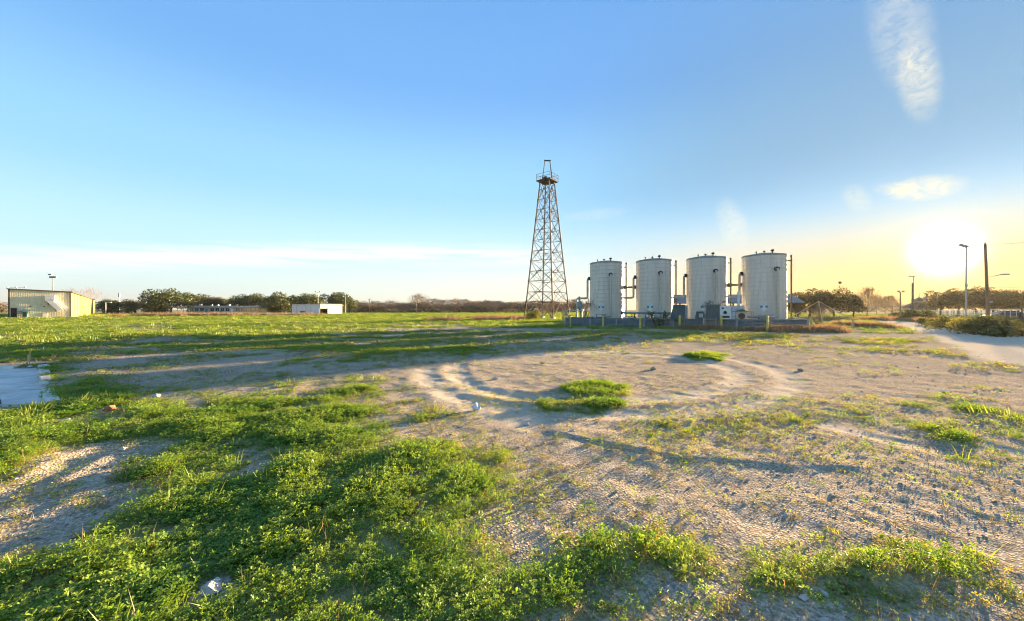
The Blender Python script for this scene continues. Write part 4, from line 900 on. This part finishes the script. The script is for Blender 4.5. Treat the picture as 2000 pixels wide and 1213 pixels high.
def wires():
    x, y = at(1931, 36); h = (HOR - 480) * 36 / F + EYE; top = Vector((x - .045 * h, y, h + .1))
    for nm, lb, a, b in (('power_line', 'upper power line running right from the leaning pole top', top, Vector((92, 46, 15.5))), ('power_line', 'lower service line running right from the lamp arm pole', top + Vector((.2, 0, -4.0)), Vector((92, 46, 9.0)))):
        pts = [a.lerp(b, i / 14) - Vector((0, 0, 1.2 * 4 * (i / 14) * (1 - i / 14))) for i in range(15)]
        tag(MB().pipe(pts, .014, 5).build(nm, M_DARK), lb, 'power line')
wires()

# ------------------------------------------------------------------ right side: fence, car, pole pyramid, dark stump
def fence():
    A, B = Vector((*at(1790, 78), 0)), Vector((*at(2075, 30), 0)); t = thing('wire_fence', 'wire fence with thin posts behind the shrubs along the lane', 'fence', tuple(A)); n = 40; post = MB().tube((0, 0, -.2), (0, 0, 1.55), .035, n=6).mesh('post', M_STEEL); d = B - A
    for i in range(n + 1): p = d * (i / n); link('post', post, t, (p.x, p.y, hz(A.x + p.x, A.y + p.y)))
    for z in (.35, .75, 1.15): MB().pipe([d * (i / n) + Vector((0, 0, z + hz(A.x + d.x * i / n, A.y + d.y * i / n))) for i in range(n + 1)], .008, 4).build('wire', M_STEEL, t)
    MB().pipe([d * (i / n) + Vector((0, 0, 1.5 + hz(A.x + d.x * i / n, A.y + d.y * i / n))) for i in range(n + 1)], .03, 6).build('top_rail', M_WHITE, t)
fence()
def white_fence():
    A, B = Vector((*at(1840, 92), 0)), Vector((*at(2090, 62), 0)); t = thing('rail_fence', 'pale rail fence along the street under the grove', 'fence', tuple(A)); d = B - A; n = 16; post = MB().box((-.05, -.05, -.2), (.05, .05, 1.25)).mesh('post', M_STEEL)
    for i in range(n + 1): link('post', post, t, d * (i / n))
    for z in (.65, 1.15): MB().bar(Vector((0, 0, z)), d + Vector((0, 0, z)), .04, .09).build('rail', M_WHITE, t)
white_fence()
def car():
    x, y = at(1978, 47); t = thing('parked_car', 'dark parked car seen through the fence at right edge', 'car', (x, y, hz(x, y)), R(-28)); pm = mat('dark_plum_paint', (.055, .045, .055), (.07, .055, .06), 2, .3, spec=.5)
    def prof(pts, w, w2=None):
        n = len(pts); w2 = w2 or [w] * n; vs = [(px_, -q, pz) for (px_, pz), q in zip(pts, w2)] + [(px_, q, pz) for (px_, pz), q in zip(pts, w2)]
        return MB().add(vs, [tuple(range(n)), tuple(range(2 * n - 1, n - 1, -1))] + [(i, n + i, n + (i + 1) % n, (i + 1) % n) for i in range(n)])
    prof([(-2.2, .35), (2.2, .35), (2.28, .6), (2.1, .82), (1.0, .95), (-1.7, .98), (-2.2, .9), (-2.28, .6)], .88).build('body', pm, t)
    prof([(-1.6, .97), (.95, .94), (.25, 1.42), (-1.0, 1.45)], .8, [.84, .84, .62, .62]).build('cabin', M_GLASS, t); MB().box((-1.0, -.64, 1.43), (.27, .64, 1.48)).build('roof', pm, t)
    for wx in (-1.4, 1.4):
        for s in (-1, 1):
            w = MB().tube((wx, s * .72, .33), (wx, s * .92, .33), .33, n=18).build('wheel', M_BLACK, t, True); MB().tube((wx, s * .90, .33), (wx, s * .93, .33), .19, n=14).build('rim', M_STEEL, w, True)
    for s in (-1, 1): MB().box((2.2, s * .55 - .18, .62), (2.3, s * .55 + .18, .76)).build('headlight', M_WHITE, t); MB().box((-2.3, s * .6 - .15, .7), (-2.2, s * .6 + .15, .85)).build('tail_light', M_TRIM, t)
car()
def pyramid():
    x, y = at(1599, 32.6); t = thing('pole_pyramid', 'pyramid frame of pale poles around a bare shrub', 'frame', (x, y, hz(x, y)), R(12)); ap = Vector((0, 0, 2.25)); s = 1.55
    for k in range(4):
        f = Vector(((1, 1, -1, -1)[k] * s, (1, -1, -1, 1)[k] * s, .78)); g = Vector((f.x, f.y, 0)); MB().tube(f + (f - ap) * .05, ap + Vector(((1, 1, -1, -1)[k] * .05, (1, -1, -1, 1)[k] * .05, .05)), .035, .03, n=8).build('rafter_pole', M_PALEWOOD, t, True)
        MB().tube(g - Vector((0, 0, .1)), f, .045, n=8).build('corner_post', M_PALEWOOD, t, True)
        f2 = Vector(((1, 1, -1, -1)[(k + 1) % 4] * s, (1, -1, -1, 1)[(k + 1) % 4] * s, .0)); MB().tube(f.lerp(Vector((f2.x, f2.y, .78)), .5), g + Vector((0, 0, .1)), .028, n=6).build('brace_pole', M_PALEWOOD, t, True)
    MB().lathe([(.09, 0), (.12, .05), (.05, .16)], (0, 0, 2.22), 8).build('apex_cap', M_PALEWOOD, t, True)
pyramid()
def snag():
    x, y = at(1987, 27.5); t = thing('dark_tarp', 'black pointed tarp draped over a post by the lane', 'tarp', (x, y, hz(x, y) - .05)); rg = random.Random(4); vs = []; n = 9; lev = [(.62, 0), (.5, .3), (.34, .65), (.2, 1.0), (.08, 1.3), (.02, 1.42)]
    for i, (r, z) in enumerate(lev):
        for j in range(n): a = 6.283 * j / n; q = r * (1 + .35 * math.sin(j * 2.1 + i * .3) * (1 - z / 1.6)) * rg.uniform(.85, 1.1); vs.append((q * math.cos(a) + .22 * z, q * math.sin(a) * .7, z))
    MB().add(vs, [(i * n + j, i * n + (j + 1) % n, (i + 1) * n + (j + 1) % n, (i + 1) * n + j) for i in range(len(lev) - 1) for j in range(n)]).build('sheet', mat('black_tarp', (.02, .02, .02), (.035, .032, .03), 5, .55, .4, 12), t)
    MB().tube((.32, 0, 0), (.33, 0, 1.62), .05, n=8).build('post', M_WOOD, t, True)
snag()

# ------------------------------------------------------------------ sunken concrete slab on the left, rubble, loose things in the lot
def slab():
    t = thing('concrete_slab', 'sunken pale concrete slab with a broken rim at left edge', 'slab', (0, 0, 0)); z = -.045; P = [Vector((x, y, 0)) for x, y in SLAB]
    c = sum(P, Vector()) / 4; Q = [c + (p - c) * 1.0 for p in P]
    na, nb = 5, 3; bl = lambda f, h: (Q[0].lerp(Q[1], f)).lerp(Q[3].lerp(Q[2], f), h)
    for ia in range(na):
        for ib in range(nb):
            e = [bl(*q) for q in ((ia / na + .003, ib / nb + .004), ((ia + 1) / na - .003, ib / nb + .004), ((ia + 1) / na - .003, (ib + 1) / nb - .004), (ia / na + .003, (ib + 1) / nb - .004))]; dz = random.uniform(-.008, .008)
            MB().add([(p.x, p.y, z + dz) for p in e] + [(p.x, p.y, z - .2) for p in e], [(3, 2, 1, 0), (4, 5, 6, 7), (0, 1, 5, 4), (1, 2, 6, 5), (2, 3, 7, 6), (3, 0, 4, 7)]).build('slab_panel', M_CONC, t)
    rg = random.Random(3)
    for a, b in ((0, 1), (1, 2), (2, 3)):
        d = Q[b] - Q[a]; n = max(4, int(d.length / .7))
        for i in range(n):
            if rg.random() < .12: continue
            m = Q[a] + d * ((i + .5) / n); L = d.length / n * rg.uniform(.85, 1.02); h = rg.uniform(.06, .12); w = rg.uniform(.13, .2)
            MB().cbox((m.x, m.y, z + h / 2 - .01), (L, w, h), math.atan2(d.y, d.x) + rg.uniform(-.03, .03)).build('rim_block', M_CONC, t)
    return t
slab()
def rock(name, label, u, v, size, m, seed, flat=.6, group=None, rz=None):
    x, y = G(u, v); o = stone_mesh(seed, flat)
    o.v = [(p[0] * size, p[1] * size, p[2] * size) for p in o.v]; me = o.mesh(name, m); ob = link(name, me, None, (x, y, hz(x, y) + size * flat * .2)); ob.rotation_euler = (0, 0, seed * 1.3 if rz is None else rz)
    b = ob.modifiers.new('round', 'SUBSURF'); b.subdivision_type = 'SIMPLE'; b.levels = b.render_levels = 2
    tx = bpy.data.textures.new('rock_grain', 'CLOUDS'); tx.noise_scale = size * .5; dm = ob.modifiers.new('grain', 'DISPLACE'); dm.texture = tx; dm.strength = size * .35; dm.texture_coords = 'LOCAL'
    return tag(ob, label, 'rock', group)
M_CHALK = mat('chalk_rock', (.56, .53, .48), (.40, .37, .33), 16, .95, .6, 50, spec=.05)
rock('limestone_rock', 'white limestone rock in the clover, largest in the near foreground', 416, 1153, .072, M_CHALK, 11, .8)
rock('limestone_rock', 'pale upright stone among the dark clover left of centre', 574, 1052, .035, M_CHALK, 12, 1.2)
rock('limestone_rock', 'small pale stone left of the largest white rock', 362, 1114, .028, M_CHALK, 13, .9)
rock('limestone_rock', 'cluster stone just above the largest white rock', 384, 1124, .022, M_STONE, 14, .9)
rock('limestone_rock', 'flat pale stone in the clover below the concrete slab', 130, 823, .10, M_CHALK, 15, .45)
rock('limestone_rock', 'white rubble chunk at the clover edge right of slab', 306, 775, .10, M_CHALK, 16, .8)
rock('limestone_rock', 'small pale slab stone left of the flat clover stone', 92, 833, .09, M_CHALK, 17, .4)
rock('brick_fragment', 'orange broken brick lying in clover right of the slab', 215, 800, .10, mat('broken_brick', (.42, .17, .08), (.34, .13, .07), 9, .95, .5, 50), 18, .9)
rock('limestone_rock', 'round white stone on the lit rut ridge', 238, 882, .045, M_CHALK, 19, .8)
rock('limestone_rock', 'white stone beside the round one on the rut ridge', 264, 890, .035, M_CHALK, 20, .8)
rock('limestone_rock', 'tan stone in the gravel rut at left edge', 52, 1006, .035, M_STONE_D, 21, .7)
rock('limestone_rock', 'pale stone near right foreground beneath the clover clump', 1570, 1172, .028, M_CHALK, 22, .9)
rock('limestone_rock', 'pale stone right of centre at the bottom clump edge', 1612, 1166, .026, M_CHALK, 23, .8)
rock('limestone_rock', 'small white stone beyond the ledge near the plastic bag', 1030, 830, .045, M_CHALK, 24, .8)
rock('dark_clod', 'dark clod on the bare dirt right of the clover mound', 1275, 722, .11, M_STONE_D, 25, .9)
rock('dark_clod', 'small dark clod far out on the bare dirt circle', 1059, 711, .09, M_STONE_D, 26, .7)
rock('limestone_rock', 'pale stone lying inside the curved rut', 966, 742, .09, M_STONE, 27, .7)
rock('dark_clod', 'dark clod on bare dirt toward the lane', 1563, 724, .09, M_STONE_D, 28, .8)
rock('limestone_rock', 'white flake on the weedy dirt at right', 1848, 765, .12, M_CHALK, 29, .3)
rock('limestone_rock', 'white flake farthest right on the weedy dirt', 1951, 761, .11, M_CHALK, 30, .3)
rg = random.Random(8)
for i, (u, v, s) in enumerate(((8, 726, .30), (40, 724, .22), (88, 716, .2), (98, 790, .16), (72, 792, .14), (112, 786, .13), (60, 716, .14), (22, 738, .2))):
    rock('rubble_chunk', ('large rubble chunk behind the slab at the left edge', 'rubble chunk on the back rim of the slab', 'broken corner chunk at the back right of the slab', 'crumbled chunk on the front rim of the slab', 'smaller crumbled chunk left along the front slab rim', 'chunk at the front right corner of the slab', 'small chunk on the back slab rim', 'rubble chunk in front of the back slab rim')[i], u, v, s * .55, M_CONC, 40 + i, .7, 'rubble round the slab')
def bag():
    x, y = G(930, 803); rg = random.Random(5); vs = []; n = 10
    for i in range(7):
        for j in range(n): a = 6.283 * j / n; r = .07 * math.sin(math.pi * (i + .6) / 7.4) * rg.uniform(.6, 1.25); vs.append((r * math.cos(a), r * math.sin(a) * .8, .14 * i / 6 * rg.uniform(.85, 1.1)))
    o = MB().add(vs, [(i * n + j, i * n + (j + 1) % n, (i + 1) * n + (j + 1) % n, (i + 1) * n + j) for i in range(6) for j in range(n)] + [tuple(range(n - 1, -1, -1)), tuple(60 + j for j in range(n))]).build('plastic_bag', M_PLASTIC); o.location = (x, y, hz(x, y) - .01)
    tag(o, 'crumpled blue and white plastic bag on the dirt', 'litter')
bag()
for u, v, h, lb in ((53, 712, .55, 'thin leaning stake behind the concrete slab'), (57, 712, .75, 'taller thin stake behind the concrete slab')):
    x, y = G(u, v); tag(MB().tube((x, y, -.1), (x + .02, y, h * .55), .012, n=6).build('survey_stake', M_PALEWOOD), lb, 'stake')

# ------------------------------------------------------------------ trees and shrubs
def leaf_cloud(mb, lobes, n, size, rg, squash=.85):
    """small leaf-sprig faces spread through overlapping lobes, thinner towards the inside"""
    tot = sum(r ** 2 for *_, r in lobes)
    for (cx, cy, cz, r) in lobes:
        for i in range(int(n * r * r / tot)):
            z = rg.uniform(-.75, 1); a = rg.uniform(0, 6.283); q = math.sqrt(1 - z * z); d = r * (1 - .55 * rg.random() ** 1.8) * (1 + .16 * math.sin(3 * a + cx) * q)
            p = Vector((cx + d * q * math.cos(a), cy + d * q * math.sin(a), cz + d * z * squash)); s = size * rg.uniform(.55, 1.35)
            u = Vector((rg.gauss(0, 1), rg.gauss(0, 1), rg.gauss(0, .7))).normalized(); w = u.cross(Vector((rg.gauss(0, 1), rg.gauss(0, 1), rg.gauss(0, 1)))).normalized()
            mb.add([p - u * s, p + w * s * .55, p + u * s, p - w * s * .55], [(0, 1, 2, 3)])
def limb_tree(rg, mb, p, d, L, r, depth, out, spread=.6, up=.12, n=5, shrink=.74, kids=(2, 3)):
    d = d.normalized(); q = p + d * L * .5 + Vector((rg.gauss(0, .05), rg.gauss(0, .05), 0)) * L; e = q + (d + Vector((rg.gauss(0, .15), rg.gauss(0, .15), up))).normalized() * L * .5
    mb.pipe([p, q, e], [r, r * .85, r * .66], max(3, n))
    if depth == 0: out.append(e); return
    for i in range(rg.randint(*kids)):
        a = rg.uniform(0, 6.283); s = spread * rg.uniform(.6, 1.2); u, v = frame_of(d); nd = d * math.cos(s) + (u * math.cos(a) + v * math.sin(a)) * math.sin(s) + Vector((0, 0, up))
        limb_tree(rg, mb, e if i else e, nd, L * shrink * rg.uniform(.8, 1.15), r * .6, depth - 1, out, spread, up, n - 1, shrink, kids)
M_BARK = mat('bark', (.10, .08, .06), (.07, .055, .045), 4, .95, .4, 20)
M_TWIG = mat('bare_twigs', (.24, .17, .135), (.17, .12, .095), 3, .95)
M_TWIG_W = mat('reddish_twigs', (.30, .19, .12), (.22, .14, .09), 3, .95)
M_OAK = leaf_mat('oak_leaf', (.05, .075, .024), (.13, .135, .04), .22, tint=(1.2, 1.1, .6), patch=.22, var=.4)
M_OAK2 = leaf_mat('olive_leaf', (.07, .07, .026), (.125, .10, .042), .3, tint=(1.2, 1.0, .5), patch=.22, var=.4)
M_SHRUB = leaf_mat('shrub_leaf', (.07, .095, .03), (.135, .135, .045), .35, tint=(1.25, 1.05, .5), patch=.8, var=.4)
M_YSHRUB = leaf_mat('yellow_shrub_leaf', (.20, .21, .05), (.26, .22, .07), .4, patch=.8)
def oak_mesh(seed, h, w, leaf_m, n=2600, size=.30, gap=0.0, clear=.16):
    rg = random.Random(seed); tr = MB(); tips = []
    limb_tree(rg, tr, Vector((0, 0, -.3)), Vector((rg.gauss(0, .06), rg.gauss(0, .06), 1)), h * .28, h * .032, 3, tips, .75, .05, 8, .80, (2, 3))
    lobes = []
    for i in range(18): a = rg.uniform(0, 6.283); d = w * .5 * rg.uniform(.2, .72); r = w * rg.uniform(.14, .22); lobes.append((d * math.cos(a), d * math.sin(a), h * rg.uniform(clear + .14, .78) - .12 * d * h / w, r))
    lobes += [(rg.gauss(0, w * .1), rg.gauss(0, w * .1), h * .80, w * .19), (rg.gauss(0, w * .06), rg.gauss(0, w * .06), h * .60, w * .26)]
    cr = MB(); leaf_cloud(cr, lobes, n, size, rg)
    return tr.mesh('trunk', M_BARK, True), cr.mesh('crown', leaf_m)
def bare_mesh(seed, h, m, depth=5, spread=.42, kids=(2, 3)):
    rg = random.Random(seed); tr = MB(); tips = []; limb_tree(rg, tr, Vector((0, 0, -.2)), Vector((0, 0, 1)), h * .26, h * .020, 1, tips, spread, .18, 6, .8, (3, 3))
    br = MB(); ends = []
    for e in tips: limb_tree(rg, br, e, Vector((e.x * .35, e.y * .35, h * .3)) + Vector((rg.gauss(0, .2), rg.gauss(0, .2), 0)), h * .17, h * .009, depth - 2, ends, spread, .15, 4, .78, kids)
    tw = MB()
    for e in ends:
        for i in range(7): d = Vector((rg.gauss(0, .5), rg.gauss(0, .5), rg.uniform(.1, 1))).normalized() * h * rg.uniform(.05, .12); s = frame_of(d)[0] * (h * .0028); q = e - d * .3; tw.add([q - s, q + s, e + d], [(0, 1, 2)])

    for i in range(2600):                                  # fine outer twigs filling the crown
        z = rg.uniform(-.5, 1); a = rg.uniform(0, 6.283); q = math.sqrt(1 - z * z); f = 1 - .6 * rg.random() ** 1.5; e = Vector((h * .36 * f * q * math.cos(a), h * .36 * f * q * math.sin(a), h * .58 + h * .40 * f * z)) * (1 + .12 * math.sin(4 * a)); d = (Vector((e.x, e.y, (e.z - h * .35))) * .6 + Vector((rg.gauss(0, 1), rg.gauss(0, 1), rg.gauss(.4, 1))) * h * .12).normalized() * h * rg.uniform(.03, .07); s = frame_of(d)[0] * (h * .0022); tw.add([e - d - s, e - d + s, e + d], [(0, 1, 2)])
    return tr.mesh('trunk', m, True), br.mesh('branches', m), tw.mesh('twigs', m)
OAKS = [oak_mesh(s, 10, 14, M_OAK, 7500, .30, clear=.02) for s in (101, 102, 103)]; OLIVE = [oak_mesh(s, 10, 11, M_OAK2, 5200, .26) for s in (111, 112)]
M_BRUSH = leaf_mat('brown_brush', (.15, .12, .085), (.22, .165, .11), .25, tint=(1.1, 1.0, .8), patch=.15, var=.5)
BRUSH = [oak_mesh(s, 10, 11, M_BRUSH, 4200, .24, clear=.0) for s in (141, 142)]
BARE = [bare_mesh(s, 10, M_TWIG, 5) for s in (121, 122, 123)]; BARE_W = [bare_mesh(131, 10, M_TWIG_W, 5, .36)]
def tree(name, label, u, Z, top, protos, width=None, group=None, base_w=14.0, rz=None, dy=0.0):
    x, y = at(u, Z); h = (HOR - top) * Z / F + EYE; t = thing(name, label, 'tree', (x, y, hz(x, y)), random.uniform(0, 6.28) if rz is None else rz, group); s = h / 10.0 / .93
    sw = s if width is None else width * Z / F / base_w / math.hypot(1, (u - 1000) / F) * 1.3
    if name == 'brush_tree': t.location.z -= .16 * h; s *= 1.16
    for me in protos: o = link(me.name.split('.')[0], me, t); o.scale = (sw, sw, s)
    return t
g = 'dark oaks beyond the field'
for i, (u, Z, top, w, lb) in enumerate(((203, 170, 586, 46, 'dark oak touching the right end of the warehouse'), (232, 172, 588, 58, 'dark low oak right of the thin white lamp post'), (264, 168, 585, 58, 'brownish oak at the left of the open gap before largest oak'), (335, 150, 567, 92, 'largest dark spreading oak left of the low building'), (376, 175, 574, 50, 'oak at the right shoulder of the largest oak'),
        (412, 190, 577, 54, 'paler oak behind the left half of the low building'), (458, 195, 580, 44, 'dark oak behind the middle of the low building'), (492, 195, 576, 56, 'oak behind the right half of the low building'), (545, 170, 574, 66, 'big oak between the low building and white shed'), (590, 195, 576, 56, 'oak behind the left part of the white shed'), (650, 190, 573, 62, 'oak behind the right part of the white shed'), (682, 200, 582, 34, 'small oak at the right edge of the oak line'), (436, 205, 583, 44, 'low oak filling the gap behind the low building roof'), (522, 205, 580, 52, 'oak behind the right end of the low building'), (570, 205, 579, 50, 'oak just left of the white shed roof'), (618, 205, 577, 54, 'oak behind the middle of the white shed'))):
    tree('oak_tree', lb, u, Z, top, OAKS[i % 3] if i not in (2, 5) else OLIVE[i % 2], w, g, 14.0 if i not in (2, 5) else 11.0)
g = 'bare trees along the far field edge'
names = ['bare tree just right of the oak line', 'second bare tree right of the oak line', 'bare tree behind the plain pole', 'low bare tree right of the plain pole', 'bare tree midway to the tallest bare one', 'low bare tree left of the tallest bare one', 'tallest bare tree beside the dark pole', 'rounded bare tree right of the tallest', 'wide bare tree left of the distant hall', 'bare tree before the left end of distant hall', 'bare tree before the middle of distant hall', 'bare tree at the right end of distant hall', 'low bare tree halfway to the derrick', 'bare tree left of the derrick, first', 'bare tree close to the left derrick leg', 'bare tree seen through the derrick legs', 'bare tree between derrick and first tank', 'low bare tree at the left of the first tank foot']
us = [(703, 590), (728, 589), (742, 592), (765, 588), (787, 592), (800, 594), (818, 576), (845, 585), (866, 587), (888, 585), (905, 586), (926, 590), (948, 588), (972, 589), (1003, 591), (1040, 588), (1085, 590), (1120, 586)]
for i, ((u, top), lb) in enumerate(zip(us, names)): tree('bare_tree', lb, u, 215 + 23 * (i % 4), top, BARE[i % 3], 44 if i != 6 else 40, g, 8.5)
tree('brush_tree', 'brown brushy tree left of the warehouse at the picture edge', 4, 190, 590, BRUSH[0], 60, 'brushy trees at the horizon', 11.0)
where = ['right of the last oak', 'under the plain pole', 'just right of the plain pole', 'in the dip before the tallest bare tree', 'left foot of the tallest bare tree', 'right foot of the tallest bare tree', 'second right of the tallest bare tree', 'third right of the tallest bare tree', 'left of the distant hall', 'under the left hall corner', 'under the hall middle', 'under the right hall corner', 'just right of the hall', 'second right of the hall', 'third right of the hall', 'left of the derrick', 'behind the left derrick leg', 'behind the derrick middle', 'behind the right derrick leg', 'left of the first tank']
for i, lb in enumerate(where):
    u = 698 + i * 22.6 + random.uniform(-5, 5); tree('brush_tree', 'brown brushy tree at the horizon, ' + lb, u, random.uniform(225, 290), random.uniform(588, 595), BRUSH[i % 2], random.uniform(42, 60), 'brushy trees at the horizon', 11.0)
# right of the tanks
for i, (u, Z, top, w, lb) in enumerate(((1553, 75, 582, 46, 'small leafy tree just right of the last tank'), (1580, 72, 567, 74, 'leafy tree behind the pole pyramid left side'), (1627, 72, 564, 70, 'leafy tree behind the pole pyramid right side'), (1668, 76, 572, 58, 'leafy tree rightmost of the group right of the tanks'))):
    tree('leafy_tree', lb, u, Z, top, OLIVE[i % 2], w, 'leafy trees right of the tanks', 11.0)
for i, (u, Z, top, lb) in enumerate(((1692, 90, 566, 'tall bare pinkish tree right of the leafy group'), (1713, 130, 580, 'bare young tree right of the tall pinkish one'), (1728, 130, 581, 'bare young tree second toward the floodlight pole'), (1744, 135, 580, 'bare young tree nearest the floodlight pole'))):
    tree('bare_tree', lb, u, Z, top, BARE_W[0], None, 'bare pinkish trees near the lane end')
for i, (u, Z, top, w, lb) in enumerate(((1838, 105, 568, 72, 'leftmost glowing tree of the grove under the sun'), (1872, 112, 565, 72, 'second glowing tree of the grove, behind the street light'), (1905, 105, 562, 78, 'third grove tree, left of the leaning pole'), (1942, 100, 562, 78, 'grove tree just right of the leaning pole'), (1975, 95, 567, 78, 'grove tree rightmost within the picture edge'), (2012, 95, 566, 66, 'grove tree cut by the right picture edge'))):
    tree('grove_tree', lb, u, Z, top, OLIVE[i % 2], w, 'grove under the sun', 11.0)
for i, (u, lb) in enumerate(((1700, 'far wooded rise left of the floodlight pole'), (1745, 'far wooded rise behind the floodlight pole'), (1790, 'far wooded rise behind the gazebo'))):
    tree('brush_tree', lb, u, 300, 593, BRUSH[i % 2], 80, 'brushy trees at the horizon', 11.0)
def shrub(name, label, u, Z, w, h, m, seed, n=1500, size=.07, rise=0.0, twig=True):
    x, y = at(u, Z); t = thing(name, label, 'shrub', (x, y, hz(x, y) - .05)); rg = random.Random(seed); lobes = [(rg.gauss(0, w * .22), rg.gauss(0, w * .18), h * rg.uniform(.25, .55), min(w * .30, h * .45) * rg.uniform(.7, 1.1)) for i in range(8)]
    st = MB(); tips = []
    for i in range(5): limb_tree(rg, st, Vector((rg.gauss(0, .1), rg.gauss(0, .1), 0)), Vector((rg.gauss(0, .6), rg.gauss(0, .6), 1)), h * .35, .018, 2, tips, .5, .1, 4)
    st.build('stems', M_TWIG, t); cr = MB(); leaf_cloud(cr, lobes, n, size, rg, 1.0); cr.build('foliage', m, t)
def bare_shrub(name, label, u, Z, h, seed, m=None, k=8, rz=0.0):
    x, y = at(u, Z); t = thing(name, label, 'shrub', (x, y, hz(x, y) - .05)); rg = random.Random(seed); st = MB(); tips = []; m = m or M_TWIG_W
    for i in range(k): a = rg.uniform(0, 6.283); s = rg.uniform(.1, .8); limb_tree(rg, st, Vector((0, 0, 0)), Vector((math.cos(a) * s, math.sin(a) * s, 1)), h * .34, .032, 3, tips, .4, .1, 4, .78)
    st.build('stems', m, t); tw = MB()
    for e in tips:
        for i in range(4): d = Vector((rg.gauss(0, .5), rg.gauss(0, .5), rg.uniform(.1, .9))).normalized() * h * .12; q = frame_of(d)[0] * .010; tw.add([e - q, e + q, e + d], [(0, 1, 2)])
    tw.build('twigs', m, t)
for u, Z, w, h, n, lb in ((1772, 66, 6.5, 1.9, 2600, 'brown hump of brush under the gazebo roof'), (1790, 60, 5, 1.7, 2000, 'second brown brush hump right of the first'), (1806, 42, 2.0, 1.0, 1200, 'small rounded shrub at the far end of the lane verge'), (1838, 36, 2.6, 1.0, 1300, 'low shrub between the small and the middle shrub'), (1866, 31, 3.0, 1.35, 2200, 'middle shrub along the lane, in front of street light'), (1900, 27, 2.2, 1.25, 1800, 'yellowish shrub left of the largest lane shrub'), (1928, 25.5, 3.2, 1.5, 3200, 'largest dark shrub along the lane'), (1955, 23.5, 2.0, .85, 1500, 'low shrub at the right foot of the largest one'), (2003, 24.0, 2.0, .6, 1200, 'low scrub below the black tarp at right edge')):
    shrub('lane_shrub', lb, u, Z, w, h, M_YSHRUB if 'yellowish' in lb else M_SHRUB, int(u), n, .075 if Z < 50 else .16)
bare_shrub('bare_shrub', 'fan-shaped bare reddish shrub before the first tank', 1144, 40.3, 2.6, 3, k=12)
bare_shrub('bare_shrub', 'bare tangled shrub inside the pole pyramid', 1600, 32.4, 2.0, 4, M_TWIG, k=14)
bare_shrub('bare_shrub', 'dark red bare shrub behind the cabinet with the white panel', 1398, 35.0, 2.5, 5, mat('dark_red_twigs', (.14, .06, .05), (.10, .05, .04), 3, .95), k=8)
bare_shrub('bare_shrub', 'bare brush between the derrick legs', 1078, 66, 3.4, 6, k=14)
bare_shrub('bare_shrub', 'bare brush right of the derrick legs', 1100, 58, 3.0, 7, k=12)
bare_shrub('bare_shrub', 'bare brush at the right derrick leg foot', 1057, 70, 2.8, 8, k=10)
shrub('yellow_shrub', 'yellow-green shrub at the foot of the left derrick leg', 1043, 64, 2.6, 1.9, M_YSHRUB, 9, 900, .13)
bare_shrub('bare_shrub', 'bare shrub leaning on the sunny warehouse side', 165, 96, 7.2, 12, M_TWIG_W, 12)
def yucca():
    x, y = at(1288, 34.9); t = thing('palm_shrub', 'palm-like shrub with arching leaves before the second tank', 'shrub', (x, y, hz(x, y))); rg = random.Random(6); m = leaf_mat('palm_leaf', (.13, .19, .08), (.22, .25, .11), .3)
    for hx, hz_, k in ((-.75, 1.05, 22), (.6, .95, 20), (0, .4, 20)):
        MB().tube((hx * .3, 0, -.05), (hx, 0, hz_), .07, .05, n=8).build('stem', M_BARK, t, True)
        for i in range(k):
            a = rg.uniform(0, 6.283); L = rg.uniform(.8, 1.35); up = rg.uniform(.2, 1.3); o = Vector((math.cos(a), math.sin(a), 0)); s = Vector((-math.sin(a), math.cos(a), 0)); pts = [Vector((hx, 0, hz_)) + o * L * f * math.cos(up * (1 - .5 * f)) + Vector((0, 0, L * (f * math.sin(up) - .45 * f * f))) for f in (0, .25, .5, .75, 1)]
            w = [.025, .06, .07, .045, .005]; vs = [p + s * q for p, q in zip(pts, w)] + [p - s * q for p, q in zip(pts, w)]; MB().add(vs, [(j, j + 1, j + 6, j + 5) for j in range(4)]).build('leaf', m, t)
yucca()

# ------------------------------------------------------------------ evening haze
def haze():
    m = bpy.data.materials.new('evening_haze'); m.use_nodes = True; k = NT(m.node_tree); k.n.clear(); v = k.node('ShaderNodeVolumePrincipled'); v.inputs['Color'].default_value = (1.0, .93, .82, 1); v.inputs['Density'].default_value = .00008; v.inputs['Anisotropy'].default_value = .45
    o = k.node('ShaderNodeOutputMaterial'); k.l.new(v.outputs[0], o.inputs['Volume'])
    tag(MB().box((-480, -60, -2.5), (480, 420, 36)).build('haze', m), 'thin warm evening haze hanging over the whole lot', 'haze', kind='stuff')
haze()
